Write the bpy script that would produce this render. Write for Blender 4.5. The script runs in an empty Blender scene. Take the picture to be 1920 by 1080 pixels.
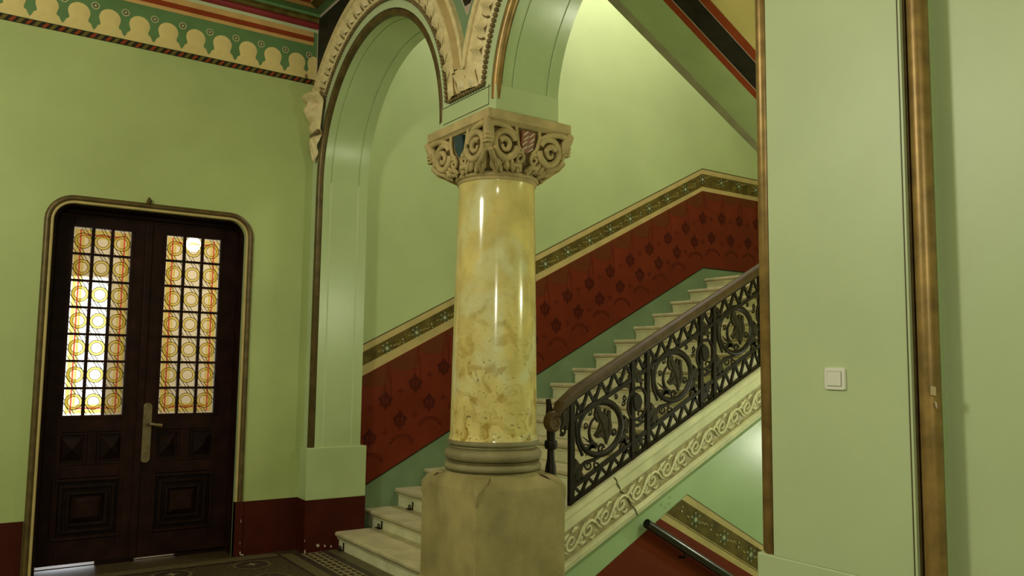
import bpy, bmesh, math, random
from mathutils import Vector, Matrix
random.seed(7)
S = bpy.context.scene
COL = S.collection
PI = math.pi

# ------------------------------------------------------------------ camera
cam_d = bpy.data.cameras.new('camera'); cam = bpy.data.objects.new('camera', cam_d); COL.objects.link(cam)
cam_d.sensor_width = 36.0; cam_d.lens = 1534.9 / 1920 * 36; cam_d.clip_start = 0.05; cam_d.clip_end = 200
yaw, pitch, roll = 0.603092, 0.0932026, 0.0126060
fw = Vector((math.sin(yaw) * math.cos(pitch), math.cos(yaw) * math.cos(pitch), math.sin(pitch)))
rt = Vector((math.cos(yaw), -math.sin(yaw), 0)); up = rt.cross(fw)
r2 = rt * math.cos(roll) + up * math.sin(roll); u2 = -rt * math.sin(roll) + up * math.cos(roll)
M = Matrix((r2, u2, -fw)).transposed().to_4x4(); M.translation = Vector((0, 0, 1.55)); cam.matrix_world = M
S.camera = cam

# ------------------------------------------------------------------ world, lights, exposure
W = bpy.data.worlds.new('world'); S.world = W; W.use_nodes = True
bg = W.node_tree.nodes['Background']; bg.inputs[0].default_value = (0.9, 0.95, 1.0, 1); bg.inputs[1].default_value = 2.2
S.view_settings.view_transform = 'Standard'; S.view_settings.look = 'None'
S.view_settings.gamma = 1; S.view_settings.use_curve_mapping = False
S.view_settings.exposure = 1.15
WARM = (1.0, 0.99, 0.80)
def lamp(name, loc, power, radius, col=WARM):
    l = bpy.data.lights.new(name, 'POINT'); l.energy = power; l.shadow_soft_size = radius; l.color = col
    o = bpy.data.objects.new(name, l); COL.objects.link(o); o.location = loc; return o
lamp('hall_lamp', (-1.4, 3.2, 3.5), 98, 0.32)
lamp('hall_entrance_lamp', (-0.6, -1.4, 2.6), 55, 0.15)
lamp('stairwell_lamp', (5.6, 5.2, 6.4), 92, 0.2, (1.0, 0.93, 0.90))
lamp('lower_stair_lamp', (7.2, 2.9, 0.75), 27, 0.08)
lamp('stair_side_lamp', (4.5, 2.15, 2.2), 16, 0.05)

# ------------------------------------------------------------------ materials
def mat(name, col, rough=0.6, metal=0.0, var=0.07, scale=6.0, bump=0.0, bscale=60.0, spec=0.5, coat=0.0, col2=None):
    m = bpy.data.materials.new(name); m.use_nodes = True; nt = m.node_tree; b = nt.nodes['Principled BSDF']
    b.inputs['Roughness'].default_value = rough; b.inputs['Metallic'].default_value = metal
    b.inputs['Specular IOR Level'].default_value = spec; b.inputs['Coat Weight'].default_value = coat
    b.inputs['Coat Roughness'].default_value = 0.12
    tc = nt.nodes.new('ShaderNodeTexCoord')
    n = nt.nodes.new('ShaderNodeTexNoise'); n.inputs['Scale'].default_value = scale; n.inputs['Detail'].default_value = 5
    nt.links.new(tc.outputs['Object'], n.inputs['Vector'])
    r = nt.nodes.new('ShaderNodeValToRGB'); e = r.color_ramp.elements
    c2 = col2 or [min(1, c * (1 + var)) for c in col]; c1 = [c * (1 - var) for c in col]
    e[0].position = 0.32; e[0].color = (*c1, 1); e[1].position = 0.68; e[1].color = (*c2, 1)
    nt.links.new(n.outputs['Fac'], r.inputs['Fac']); nt.links.new(r.outputs['Color'], b.inputs['Base Color'])
    if bump:
        n2 = nt.nodes.new('ShaderNodeTexNoise'); n2.inputs['Scale'].default_value = bscale; n2.inputs['Detail'].default_value = 4
        nt.links.new(tc.outputs['Object'], n2.inputs['Vector'])
        bp = nt.nodes.new('ShaderNodeBump'); bp.inputs['Strength'].default_value = bump; bp.inputs['Distance'].default_value = 0.01
        nt.links.new(n2.outputs['Fac'], bp.inputs['Height']); nt.links.new(bp.outputs['Normal'], b.inputs['Normal'])
    return m

GREEN_W = mat('green_paint_dim', (0.425, 0.495, 0.195), 0.42, var=0.07, scale=1.6, bump=0.05, bscale=25)  # same green paint as the pillars; dimmer, warmer light mixed into this copy
GREEN = mat('green_paint_lit', (0.525, 0.60, 0.355), 0.42, var=0.06, scale=1.6, bump=0.05, bscale=25)  # paler copy of that paint, stronger light put into the colour
GREEN_P = mat('glossy_green_paint', (0.455, 0.555, 0.285), 0.26, var=0.05, scale=2.0, bump=0.03, bscale=20)
GREEN_S = mat('green_paint_stair_tint', (0.465, 0.56, 0.265), 0.5, var=0.08, scale=1.1, bump=0.04, bscale=20)  # third copy, tinted for the greener light on the stair wall
GREEN_L = mat('lower_wall_paint', (0.38, 0.52, 0.29), 0.3, var=0.08, scale=1.5, bump=0.04, bscale=15)
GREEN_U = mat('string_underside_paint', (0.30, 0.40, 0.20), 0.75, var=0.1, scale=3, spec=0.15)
TEAL = mat('sea_green_skirt', (0.175, 0.265, 0.145), 0.5, var=0.1, scale=4)
TEALD = mat('deep_green_paint', (0.115, 0.22, 0.075), 0.55, var=0.1, scale=5)
MAROON = mat('maroon_base_paint', (0.058, 0.0085, 0.004), 0.5, var=0.15, scale=5, spec=0.15)
RED = mat('painted_red_drape', (0.165, 0.024, 0.008), 0.55, var=0.12, scale=3, bump=0.02, spec=0.15)
RED_D = mat('dark_red_motif', (0.075, 0.009, 0.005), 0.55, var=0.15, scale=9, spec=0.15)
RED_M = mat('mid_red_motif', (0.118, 0.015, 0.006), 0.55, var=0.1, scale=9, spec=0.15)
RED_O = mat('brown_swag_paint', (0.125, 0.030, 0.008), 0.6, var=0.12, scale=9, spec=0.15)  # brown of the painted swags
RED_L = mat('light_red_line', (0.19, 0.040, 0.014), 0.55, var=0.12, scale=9, spec=0.15)
CREAM = mat('cream_paint', (0.52, 0.40, 0.16), 0.55, var=0.1, scale=7)
FCREAM = mat('frieze_cream_paint', (0.74, 0.58, 0.23), 0.55, var=0.1, scale=7)
FDOT = mat('rosette_paint', (0.42, 0.44, 0.22), 0.6, var=0.1, scale=30)
TAN = mat('tan_paint', (0.62, 0.37, 0.125), 0.55, var=0.1, scale=7)
BRICKRED = mat('brick_red_paint', (0.27, 0.048, 0.012), 0.55, var=0.1, scale=7, spec=0.15)
OLIVE = mat('olive_band_paint', (0.115, 0.085, 0.018), 0.55, var=0.35, scale=14, spec=0.15)
DARK = mat('blackish_paint', (0.022, 0.020, 0.012), 0.5, var=0.3, scale=12, spec=0.15)
LINE = mat('dark_olive_line', (0.08, 0.06, 0.015), 0.6)
PINKLINE = mat('pale_line_paint', (0.45, 0.36, 0.28), 0.6)
DOT = mat('pale_dot_paint', (0.40, 0.42, 0.25), 0.6, var=0.15, scale=30)
DOT_B = mat('dark_petals_paint', (0.075, 0.105, 0.045), 0.6, var=0.2, scale=30)
DOT_T = mat('ochre_curl_paint', (0.26, 0.20, 0.05), 0.6, var=0.2, scale=30)
YELLOW = mat('yellow_soffit_paint', (0.62, 0.50, 0.17), 0.55, var=0.08, scale=3)
GOLD = mat('gilded_roll', (0.30, 0.18, 0.055), 0.38, metal=0.35, var=0.3, scale=14)
GOLD_D = mat('dull_and_shaded_gold', (0.12, 0.078, 0.024), 0.42, metal=0.3, var=0.3, scale=14)
STUCCO = mat('cream_stucco', (0.70, 0.56, 0.30), 0.5, var=0.15, scale=20)
STUCCO_T = mat('tan_stucco', (0.48, 0.34, 0.14), 0.5, var=0.1, scale=12)
BEADM = mat('antique_bead', (0.16, 0.105, 0.035), 0.4, var=0.3, scale=40)
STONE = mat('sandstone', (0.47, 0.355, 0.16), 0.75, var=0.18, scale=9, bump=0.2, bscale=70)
STONE_D = mat('shaded_sandstone', (0.20, 0.145, 0.055), 0.8, var=0.2, scale=9, bump=0.2, bscale=70)  # capital bell: deep recess shadow mixed into the stone colour
STONE_P = mat('pedestal_sandstone', (0.33, 0.265, 0.11), 0.75, var=0.22, scale=5, bump=0.25, bscale=60)
STONE_B = mat('grey_base_stone', (0.25, 0.21, 0.105), 0.6, var=0.2, scale=7, bump=0.2, bscale=60)
MARBLE_W = mat('white_marble', (0.73, 0.71, 0.47), 0.5, var=0.14, scale=5, bump=0.05, bscale=40, spec=0.3)
MARBLE_T = mat('worn_tread_marble', (0.52, 0.46, 0.28), 0.4, var=0.16, scale=6, bump=0.06, bscale=40)
MARBLE_R = mat('grimy_carved_ground', (0.42, 0.36, 0.20), 0.5, var=0.3, scale=18)
IRON = mat('wrought_iron', (0.017, 0.011, 0.006), 0.45, metal=0.2, var=0.35, scale=25, spec=0.3)
IRON_L = mat('bronzed_iron', (0.038, 0.026, 0.012), 0.45, metal=0.2, var=0.4, scale=40, spec=0.3)
RAILM = mat('brown_handrail', (0.085, 0.050, 0.017), 0.5, var=0.25, scale=12, spec=0.25)
BLACKRAIL = mat('black_wall_rail', (0.012, 0.009, 0.008), 0.22, var=0.3, scale=12)
WOOD = mat('dark_oak', (0.019, 0.0066, 0.0045), 0.5, var=0.4, scale=8, bump=0.06, bscale=40, spec=0.1)
WOOD_D = mat('dark_oak_panel', (0.012, 0.0045, 0.0036), 0.45, var=0.4, scale=8, bump=0.06, bscale=40, spec=0.12)
BRASS = mat('old_brass', (0.20, 0.15, 0.075), 0.4, metal=0.5, var=0.25, scale=30)
LEAD = mat('lead_came', (0.02, 0.018, 0.012), 0.5, metal=0.2)
WHITE = mat('white_plastic', (0.80, 0.78, 0.70), 0.3, var=0.01)
CHIP = mat('bare_plaster_chip', (0.55, 0.47, 0.36), 0.8)
FLOORM = mat('brown_mosaic_floor', (0.062, 0.044, 0.018), 0.45, var=0.5, scale=38)
FLOOR_P = mat('pale_mosaic', (0.22, 0.18, 0.085), 0.5, var=0.2, scale=40)
FLOOR_D = mat('dark_mosaic', (0.035, 0.022, 0.012), 0.5, var=0.3, scale=40)
FLOOR_M = mat('olive_mosaic', (0.105, 0.08, 0.032), 0.5, var=0.3, scale=40)
FLOOR_G = mat('grey_floor_stone', (0.13, 0.11, 0.05), 0.5, var=0.2, scale=12)
BLUE = mat('blue_shield_enamel', (0.012, 0.04, 0.06), 0.25, var=0.4, scale=30)
SH_RED = mat('red_shield_paint', (0.24, 0.07, 0.025), 0.4, var=0.15, scale=30)
SH_W = mat('white_shield_paint', (0.60, 0.50, 0.36), 0.4)
VEST = mat('vestibule_plaster', (0.70, 0.58, 0.36), 0.7, var=0.05, scale=2)
CEILM = mat('hall_ceiling_paint', (0.42, 0.36, 0.17), 0.6)

def shaft_material():
    m = mat('yellow_scagliola', (0.69, 0.55, 0.20), 0.13, var=0.16, scale=5.5, spec=0.55)
    nt = m.node_tree; b = nt.nodes['Principled BSDF']; base = b.inputs['Base Color'].links[0].from_socket
    tc = nt.nodes['Texture Coordinate']
    def noise(sc, det, dist=0.0):
        n = nt.nodes.new('ShaderNodeTexNoise'); n.inputs['Scale'].default_value = sc; n.inputs['Detail'].default_value = det
        n.inputs['Distortion'].default_value = dist; nt.links.new(tc.outputs['Object'], n.inputs['Vector']); return n
    def ramp(src, p0, p1, c0, c1):
        r = nt.nodes.new('ShaderNodeValToRGB'); e = r.color_ramp.elements
        e[0].position = p0; e[0].color = (*c0, 1); e[1].position = p1; e[1].color = (*c1, 1)
        nt.links.new(src, r.inputs['Fac']); return r.outputs['Color']
    sep = nt.nodes.new('ShaderNodeSeparateXYZ'); nt.links.new(tc.outputs['Object'], sep.inputs[0])
    mr = nt.nodes.new('ShaderNodeMapRange'); mr.inputs[1].default_value = 2.1; mr.inputs[2].default_value = 1.05
    mr.inputs[3].default_value = 0.12; mr.inputs[4].default_value = 1.0; nt.links.new(sep.outputs['Z'], mr.inputs[0])
    def mix(fac, a, bcol):
        x = nt.nodes.new('ShaderNodeMix'); x.data_type = 'RGBA'; nt.links.new(fac, x.inputs[0]); nt.links.new(a, x.inputs[6])
        x.inputs[7].default_value = (*bcol, 1); return x.outputs[2]
    def mul(a, c):
        x = nt.nodes.new('ShaderNodeMath'); x.operation = 'MULTIPLY'; nt.links.new(a, x.inputs[0]); nt.links.new(c, x.inputs[1]); return x.outputs[0]
    pale = ramp(noise(3.1, 4, 0.6).outputs['Fac'], 0.5, 0.66, (0, 0, 0), (1, 1, 1))
    c = mix(pale, base, (0.72, 0.67, 0.38))
    och = mul(ramp(noise(9, 6, 1.2).outputs['Fac'], 0.52, 0.66, (0, 0, 0), (1, 1, 1)), mr.outputs[0])
    c = mix(och, c, (0.40, 0.24, 0.04))
    dk = mul(ramp(noise(26, 5, 2.2).outputs['Fac'], 0.62, 0.68, (0, 0, 0), (1, 1, 1)), mr.outputs[0])
    c = mix(dk, c, (0.10, 0.065, 0.02))
    nt.links.new(c, b.inputs['Base Color']); return m
SHAFT = shaft_material()

def glass(name, tint, scatter, sc=40):
    m = bpy.data.materials.new(name); m.use_nodes = True; nt = m.node_tree; nt.nodes.remove(nt.nodes['Principled BSDF'])
    out = nt.nodes['Material Output']
    t = nt.nodes.new('ShaderNodeBsdfTransparent'); t.inputs[0].default_value = (*tint, 1)
    l = nt.nodes.new('ShaderNodeBsdfTranslucent'); l.inputs[0].default_value = (*[min(1, c * 1.05) for c in tint], 1)
    g = nt.nodes.new('ShaderNodeBsdfGlossy'); g.inputs['Roughness'].default_value = 0.12
    m1 = nt.nodes.new('ShaderNodeMixShader'); m1.inputs[0].default_value = scatter
    m2 = nt.nodes.new('ShaderNodeMixShader'); m2.inputs[0].default_value = 0.05
    nt.links.new(t.outputs[0], m1.inputs[1]); nt.links.new(l.outputs[0], m1.inputs[2])
    nt.links.new(m1.outputs[0], m2.inputs[1]); nt.links.new(g.outputs[0], m2.inputs[2]); nt.links.new(m2.outputs[0], out.inputs[0])
    return m
G_CLEAR = glass('clear_cathedral_glass', (0.92, 0.90, 0.80), 0.30)
G_YEL = glass('yellow_glass', (0.82, 0.72, 0.26), 0.35)
G_RED = glass('red_glass', (0.72, 0.17, 0.07), 0.35)
EMIT = bpy.data.materials.new('lamp_glow'); EMIT.use_nodes = True
_e = EMIT.node_tree.nodes['Principled BSDF']; _e.inputs['Emission Color'].default_value = (1, 0.95, 0.85, 1); _e.inputs['Emission Strength'].default_value = 60

# ------------------------------------------------------------------ mesh helpers
class MB:
    def __init__(s): s.v = []; s.f = []
    def add(s, vs, fs):
        k = len(s.v); s.v += [tuple(p) for p in vs]; s.f += [tuple(i + k for i in f) for f in fs]; return s
    def box(s, x0, x1, y0, y1, z0, z1):
        return s.add([(x0, y0, z0), (x1, y0, z0), (x1, y1, z0), (x0, y1, z0), (x0, y0, z1), (x1, y0, z1), (x1, y1, z1), (x0, y1, z1)],
                     [(0, 3, 2, 1), (4, 5, 6, 7), (0, 1, 5, 4), (1, 2, 6, 5), (2, 3, 7, 6), (3, 0, 4, 7)])
    def poly(s, pts): return s.add(pts, [tuple(range(len(pts)))])
    def prism(s, a, b):                       # two matching outlines (closed)
        n = len(a); return s.add(list(a) + list(b), [tuple(range(n))[::-1], tuple(range(n, 2 * n))] + [(i, (i + 1) % n, n + (i + 1) % n, n + i) for i in range(n)])
    def grid(s, rows, close_u=False, close_v=False):   # rows: list of equal-length point lists
        n = len(rows); m = len(rows[0]); fs = []
        for i in range(n if close_v else n - 1):
            for j in range(m if close_u else m - 1):
                a = i * m + j; b = i * m + (j + 1) % m; c = ((i + 1) % n) * m + (j + 1) % m; d = ((i + 1) % n) * m + j
                fs.append((a, b, c, d))
        return s.add([p for r in rows for p in r], fs)
    def lathe(s, prof, cx, cy, n=48, caps=True):        # prof: (r, z)
        rows = [[(cx + r * math.cos(2 * PI * i / n), cy + r * math.sin(2 * PI * i / n), z) for i in range(n)] for r, z in prof]
        k = len(s.v); s.grid(rows, close_u=True)
        if caps:
            s.f.append(tuple(k + i for i in range(n))[::-1]); s.f.append(tuple(k + (len(prof) - 1) * n + i for i in range(n)))
        return s
    def tube(s, path, r, n=8, closed=False, caps=True, flat=None):   # r: number or list; flat: (normal dir, factor)
        P = [Vector(p) for p in path]; N = len(P); rows = []; prev = None
        for i, p in enumerate(P):
            t = (P[(i + 1) % N] - P[i - 1]) if closed else (P[min(i + 1, N - 1)] - P[max(i - 1, 0)])
            t = t.normalized() if t.length > 1e-9 else Vector((0, 0, 1))
            ref = Vector((0, 1, 0)) if abs(t.y) < 0.9 else Vector((1, 0, 0))
            u = t.cross(ref).normalized() if prev is None else (prev - t * prev.dot(t)).normalized(); prev = u
            w = t.cross(u); rr = r[i] if isinstance(r, (list, tuple)) else r
            row = []
            for k in range(n):
                a = 2 * PI * k / n; d = u * (math.cos(a) * rr) + w * (math.sin(a) * rr)
                if flat: f = Vector(flat[0]); d += f * (d.dot(f) * (flat[1] - 1))
                row.append(p + d)
            rows.append(row)
        k = len(s.v); s.grid(rows, close_u=True, close_v=closed)
        if caps and not closed:
            s.f.append(tuple(k + i for i in range(n))[::-1]); s.f.append(tuple(k + (N - 1) * n + i for i in range(n)))
        return s
    def ball(s, c, r, n=8, m=6):
        prof = [(max(1e-5, r * math.sin(PI * i / m)), c[2] - r * math.cos(PI * i / m)) for i in range(m + 1)]
        return s.lathe(prof, c[0], c[1], n, caps=False)
    def build(s, name, m, parent=None, smooth=None, bevel=0.0):
        me = bpy.data.meshes.new(name); me.from_pydata(s.v, [], s.f); me.update()
        bm = bmesh.new(); bm.from_mesh(me); bmesh.ops.recalc_face_normals(bm, faces=bm.faces); bm.to_mesh(me); bm.free()
        me.materials.append(m)
        if smooth is not None:
            me.polygons.foreach_set('use_smooth', [True] * len(me.polygons)); me.set_sharp_from_angle(angle=math.radians(smooth))
        o = bpy.data.objects.new(name, me); COL.objects.link(o); o.parent = parent
        if bevel:
            b = o.modifiers.new('bevel', 'BEVEL'); b.width = bevel; b.segments = 2; b.limit_method = 'ANGLE'
        return o
def empty(name, loc=(0, 0, 0)):
    o = bpy.data.objects.new(name, None); COL.objects.link(o); o.location = loc; o.empty_display_size = 0.1; return o
def tag(o, label=None, cat=None, group=None, kind=None):
    if label: o['label'] = label
    if cat: o['category'] = cat
    if group: o['group'] = group
    if kind: o['kind'] = kind
    return o
def dup(o, name=None, loc=None, parent=None, matrix=None):
    c = o.copy(); c.name = name or o.name.split('.')[0]; COL.objects.link(c)
    if parent: c.parent = parent
    if loc is not None: c.location = loc
    if matrix is not None: c.matrix_local = matrix
    return c
def struct(mb, name, m, parent=None, **k):
    o = mb.build(name, m, parent, **k)
    if parent is None: o['kind'] = 'structure'
    return o
def arc(cx, cz, r, a0, a1, n):
    return [(cx + r * math.cos(a0 + (a1 - a0) * i / n), cz + r * math.sin(a0 + (a1 - a0) * i / n)) for i in range(n + 1)]
def spiral(cx, cz, r0, r1, a0, turns, n=22):
    return [(cx + (r0 + (r1 - r0) * i / n) * math.cos(a0 + turns * 2 * PI * i / n), cz + (r0 + (r1 - r0) * i / n) * math.sin(a0 + turns * 2 * PI * i / n)) for i in range(n + 1)]

# ------------------------------------------------------------------ main measures
YW = 6.75           # door wall and stair wall plane
XA, XB = 2.53, 2.985   # arcade front and back faces
ZC = 3.09           # arch springing
C1, R1 = 5.565, 1.04   # arch between door wall and column
C2, R2 = 2.945, 0.925  # arch between column and right pillar
ZH = 4.6            # hall ceiling
ZTOP = 7.2

# ================================================================== STRUCTURE
floor = MB().box(-4.2, 3.06, -3.6, 7.02, -0.3, 0.0)
floor = struct(floor, 'floor', FLOORM)
def flat(name, m, pts, parent, off):       # thin painted or inlaid sheet lying on the floor
    return MB().poly([(x, y, off) for x, y in pts]).build(name, m, parent)
def fstrip(name, m, x0, x1, y0, y1, off=0.003): return flat(name, m, [(x0, y0), (x1, y0), (x1, y1), (x0, y1)], floor, off)
fstrip('mosaic_border', FLOOR_P, 2.475, 2.64, -2.0, 6.55)
fstrip('mosaic_border', FLOOR_D, 2.415, 2.475, -2.0, 6.6)
fstrip('mosaic_border', FLOOR_D, 2.64, 2.70, -2.0, 6.56)
fstrip('mosaic_border', FLOOR_G, 2.70, 2.80, -2.0, 6.56)
fstrip('mosaic_border', FLOOR_M, 2.325, 2.415, -2.0, 6.62)
fstrip('mosaic_border', FLOOR_D, 2.305, 2.325, -2.0, 6.65)
fstrip('mosaic_border', FLOOR_M, -3.5, 2.3, 6.58, 6.70)
fstrip('mosaic_border', FLOOR_D, -3.5, 2.3, 6.555, 6.58)
lat = MB()
y = 6.5
while y > 4.3:
    for i in range(3):
        x = 2.503 + i * 0.054 + (0.0 if int(round((6.5 - y) / 0.045)) % 2 else 0.0)
        lat.poly([(x - 0.021, y, 0.006), (x, y - 0.036, 0.006), (x + 0.021, y, 0.006), (x, y + 0.036, 0.006)])
    y -= 0.085
lo = lat.build('dark_mosaic_lattice', FLOOR_D, floor); lo['kind'] = 'stuff'
def disc(cx, cy, r, n=28): return [(cx + r * math.cos(2 * PI * i / n), cy + r * math.sin(2 * PI * i / n)) for i in range(n)]
for yy in (6.40, 5.95):
    for xx in (2.03, 1.45):
        flat('mosaic_medallion', FLOOR_M, disc(xx, yy, 0.145), floor, 0.003)
        flat('mosaic_medallion_ring', FLOOR_D, disc(xx, yy, 0.118), floor, 0.005)
        flat('mosaic_medallion_star', FLOOR_P, [(xx + (0.06 if i % 2 == 0 else 0.02) * math.cos(PI * i / 4), yy + (0.06 if i % 2 == 0 else 0.02) * math.sin(PI * i / 4)) for i in range(8)], floor, 0.007)

def opening_wall(name, m, samples, plane, axis, zlo, ztop, parent=None):
    mb = MB(); P = (lambda a, z: (a, plane, z)) if axis == 'y' else (lambda a, z: (plane, a, z))
    for a, b in zip(samples, samples[1:]):
        za, zb = zlo(a, +1), zlo(b, -1)
        if min(za, zb) < ztop: mb.add([P(a, za), P(b, zb), P(b, ztop), P(a, ztop)], [(0, 1, 2, 3)])
    return struct(mb, name, m, parent)

# ---- door wall with a rounded opening
DX0, DX1, DZ, DR = 0.585, 1.985, 2.70, 0.14
def door_outline(off, z0l=0.0, z0r=0.0):      # (x, z) path up the left jamb, round the top, down the right jamb
    r = DR + off
    p = [(DX0 - off, z0l), (DX0 - off, DZ - DR)]
    p += [(DX0 + DR - r * math.cos(a), DZ - DR + r * math.sin(a)) for a in [PI / 2 * i / 8 for i in range(1, 9)]]
    p += [(DX1 - DR + r * math.sin(a), DZ - DR + r * math.cos(a)) for a in [PI / 2 * i / 8 for i in range(0, 9)]]
    return p + [(DX1 + off, z0r)]
def dz(x, side):
    if x < DX0 - 1e-6 or x > DX1 + 1e-6 or (abs(x - DX0) < 1e-6 and side < 0) or (abs(x - DX1) < 1e-6 and side > 0): return 0.0
    if x < DX0 + DR: return DZ - DR + math.sqrt(max(0, DR ** 2 - (x - DX0 - DR) ** 2))
    if x > DX1 - DR: return DZ - DR + math.sqrt(max(0, DR ** 2 - (x - DX1 + DR) ** 2))
    return DZ
sx = [-4.2, DX0] + [DX0 + DR * (1 - math.cos(PI / 2 * i / 8)) for i in range(1, 9)] + [DX1 - DR + DR * math.sin(PI / 2 * i / 8) for i in range(0, 9)] + [XB]
wall_left = opening_wall('wall_left', GREEN_W, sx, YW, 'y', dz, ZH)
def wpoly(name, m, pts, off=0.002, parent=None, Y=YW): return MB().poly([(x, Y - off, z) for x, z in pts]).build(name, m, parent)
def wrect(name, m, x0, x1, z0, z1, off=0.002, parent=None, Y=YW): return wpoly(name, m, [(x0, z0), (x1, z0), (x1, z1), (x0, z1)], off, parent, Y)
# door reveal and frame mouldings
rev = MB(); pth = door_outline(0.0)
rev.grid([[(x, YW, z) for x, z in pth], [(x, YW + 0.06, z) for x, z in pth]])
struct(rev, 'door_reveal', GREEN_P, wall_left)
pth2 = [(x + (0.03 if x < 1.3 else -0.0), min(z, 2.69)) for x, z in pth]
rev = MB(); rev.grid([[(x, YW + 0.06, z) for x, z in pth], [(x, YW + 0.06, z) for x, z in pth2], [(x, YW + 0.30, z) for x, z in pth2]])
struct(rev, 'door_lining', WOOD, wall_left)
def roll(off, r, y, name, m, z0l, z0r):
    mb = MB(); mb.tube([(x, y, z) for x, z in door_outline(off, z0l, z0r)], r, 8)
    return mb.build(name, m, wall_left, smooth=50)
roll(0.035, 0.022, YW - 0.004, 'frame_roll', GOLD_D, 0.0, 0.43)
roll(0.006, 0.012, YW - 0.002, 'frame_bead', CREAM, 0.0, 0.43)
MB().tube([(1.215, YW - 0.02, 2.75), (1.225, YW - 0.03, 2.775), (1.22, YW - 0.02, 2.80)], [0.016, 0.02, 0.004], 6).build('frame_finial', GOLD_D, wall_left, smooth=50)
# painted frieze
x_end = 2.495
wrect('frieze_field', TEALD, -4.0, x_end + 0.035, 4.012, 4.45, 0.002, wall_left)
wrect('rope_band', DARK, -4.0, x_end + 0.03, 3.965, 4.012, 0.002, wall_left)
wrect('frieze_stripe', TAN, -4.0, x_end, 4.318, 4.44, 0.004, wall_left)
wrect('frieze_stripe', BRICKRED, -4.0, x_end, 4.348, 4.392, 0.006, wall_left)
wrect('frieze_stripe', GREEN, -4.0, x_end + 0.035, 4.44, 4.47, 0.004, wall_left)
half = [(0.105, 4.014), (0.105, 4.034), (0.092, 4.052), (0.083, 4.075), (0.066, 4.086), (0.063, 4.100), (0.068, 4.115), (0.0745, 4.14)]
half += [(0.0755 * math.cos(a), 4.146 + 0.0755 * math.sin(a)) for a in [PI / 2 * i / 7 for i in range(0, 8)]]
bulb = [(x, z) for x, z in half] + [(-x, z) for x, z in half[::-1][1:]]
ring = [(0.030 * math.cos(2 * PI * i / 14), 0.030 * math.sin(2 * PI * i / 14)) for i in range(14)]
b0 = r0 = None
k = 0
while True:
    xc = 2.351 - 0.2105 * k
    if xc < -1.6: break
    if b0 is None:
        b0 = wpoly('painted_arch', FCREAM, bulb, 0.004, wall_left); b0.location.x = xc
        r0 = wpoly('painted_rosette', FDOT, ring, 0.005, wall_left); r0.location = (xc + 0.106, 0, 4.224)
        r1 = wpoly('rosette_eye', LINE, [(x * 0.66, z * 0.66) for x, z in ring], 0.006, wall_left); r1.location = r0.location
        r3 = wpoly('rosette_pip', FDOT, [(x * 0.36, z * 0.36) for x, z in ring], 0.007, wall_left); r3.location = r0.location
        rp = wpoly('rope_lozenge', BRICKRED, [(-0.027, 3.972), (-0.004, 3.968), (0.027, 4.004), (0.004, 4.009)][::1], 0.004, wall_left); rp.location.x = xc
        rq = wpoly('rope_strand', OLIVE, [(-0.016, 3.968), (0.014, 3.968), (0.046, 4.008), (0.016, 4.008)], 0.0035, wall_left); rq.location.x = xc + 0.035
    else:
        dup(b0, loc=(xc, 0, 0))
        for q in (r0, r1, r3): dup(q, loc=(xc + 0.106, 0, 4.224))
    for h in (0, 0.10525):
        if k or h: dup(rp, loc=(xc + h, 0, 0)); dup(rq, loc=(xc + h + 0.035, 0, 0))
    k += 1
wpoly('painted_arch', FCREAM, [(x * 0.7, z) for x, z in bulb], 0.004, wall_left).location.x = 2.50
# red base paint (flat painted band, a little proud) and flaked plaster
bb = MB(); bb.box(-4.2, DX0 - 0.06, YW - 0.006, YW, 0, 0.415); bb = struct(bb, 'baseboard_left', MAROON)
MB().box(DX1 + 0.015, 2.53, YW - 0.006, YW, 0, 0.425).build('baseboard_panel', MAROON, bb)
MB().box(DX1, DX1 + 0.06, YW - 0.02, YW + 0.05, 0, 0.425).build('baseboard_panel', MAROON, bb)
for (x, z, w, h) in ((2.035, 0.02, 0.012, 0.03), (2.03, 0.10, 0.005, 0.02), (2.05, 0.008, 0.03, 0.012), (2.03, 0.27, 0.006, 0.03)):
    MB().poly([(x - w / 2, YW - 0.022, z), (x + w / 2, YW - 0.022, z - h * 0.2), (x + w * 0.3, YW - 0.022, z + h / 2), (x, YW - 0.022, z + h * 0.7), (x - w * 0.4, YW - 0.022, z + h * 0.4)]).build('plaster_chip', CHIP, bb)

# ---- ceiling of the hall with mitred painted bands, cornice
ceiling = struct(MB().box(-4.2, XB, -3.6, 7.0, ZH, ZH + 0.2), 'ceiling', CEILM)
def cband(name, m, x1, y1, wx, wy, off):
    # L-shaped mitred band: outer corner (x1, y1), widths wx along the arcade and wy along the door wall
    z = ZH - off
    MB().poly([(-4, y1, z), (x1, y1, z), (x1 - wx, y1 - wy, z), (-4, y1 - wy, z)]).build(name, m[0], ceiling)
    MB().poly([(x1, y1, z), (x1, -3.4, z), (x1 - wx, -3.4, z), (x1 - wx, y1 - wy, z)]).build(name, m[1], ceiling)
cband('ceiling_border', (TEALD, TEALD), XA, YW, 0.075, 0.15, 0.010)
cband('ceiling_stripe', (TAN, OLIVE), XA - 0.075, YW - 0.15, 0.085, 0.075, 0.008)
cband('ceiling_stripe', (BRICKRED, TAN), XA - 0.16, YW - 0.225, 0.02, 0.075, 0.008)
cband('ceiling_stripe', (TAN, TAN), XA - 0.18, YW - 0.30, 0.2, 0.12, 0.006)
cband('ceiling_stripe', (BRICKRED, BRICKRED), XA - 0.38, YW - 0.42, 0.08, 0.06, 0.006)
trim = MB(); prof = [(0.0, 4.468), (0.018, 4.470), (0.034, 4.482), (0.040, 4.498), (0.034, 4.514), (0.020, 4.524)]
trim.grid([[(-4.2, YW - d, z) for d, z in prof], [(XA, YW - d, z) for d, z in prof]])
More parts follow.
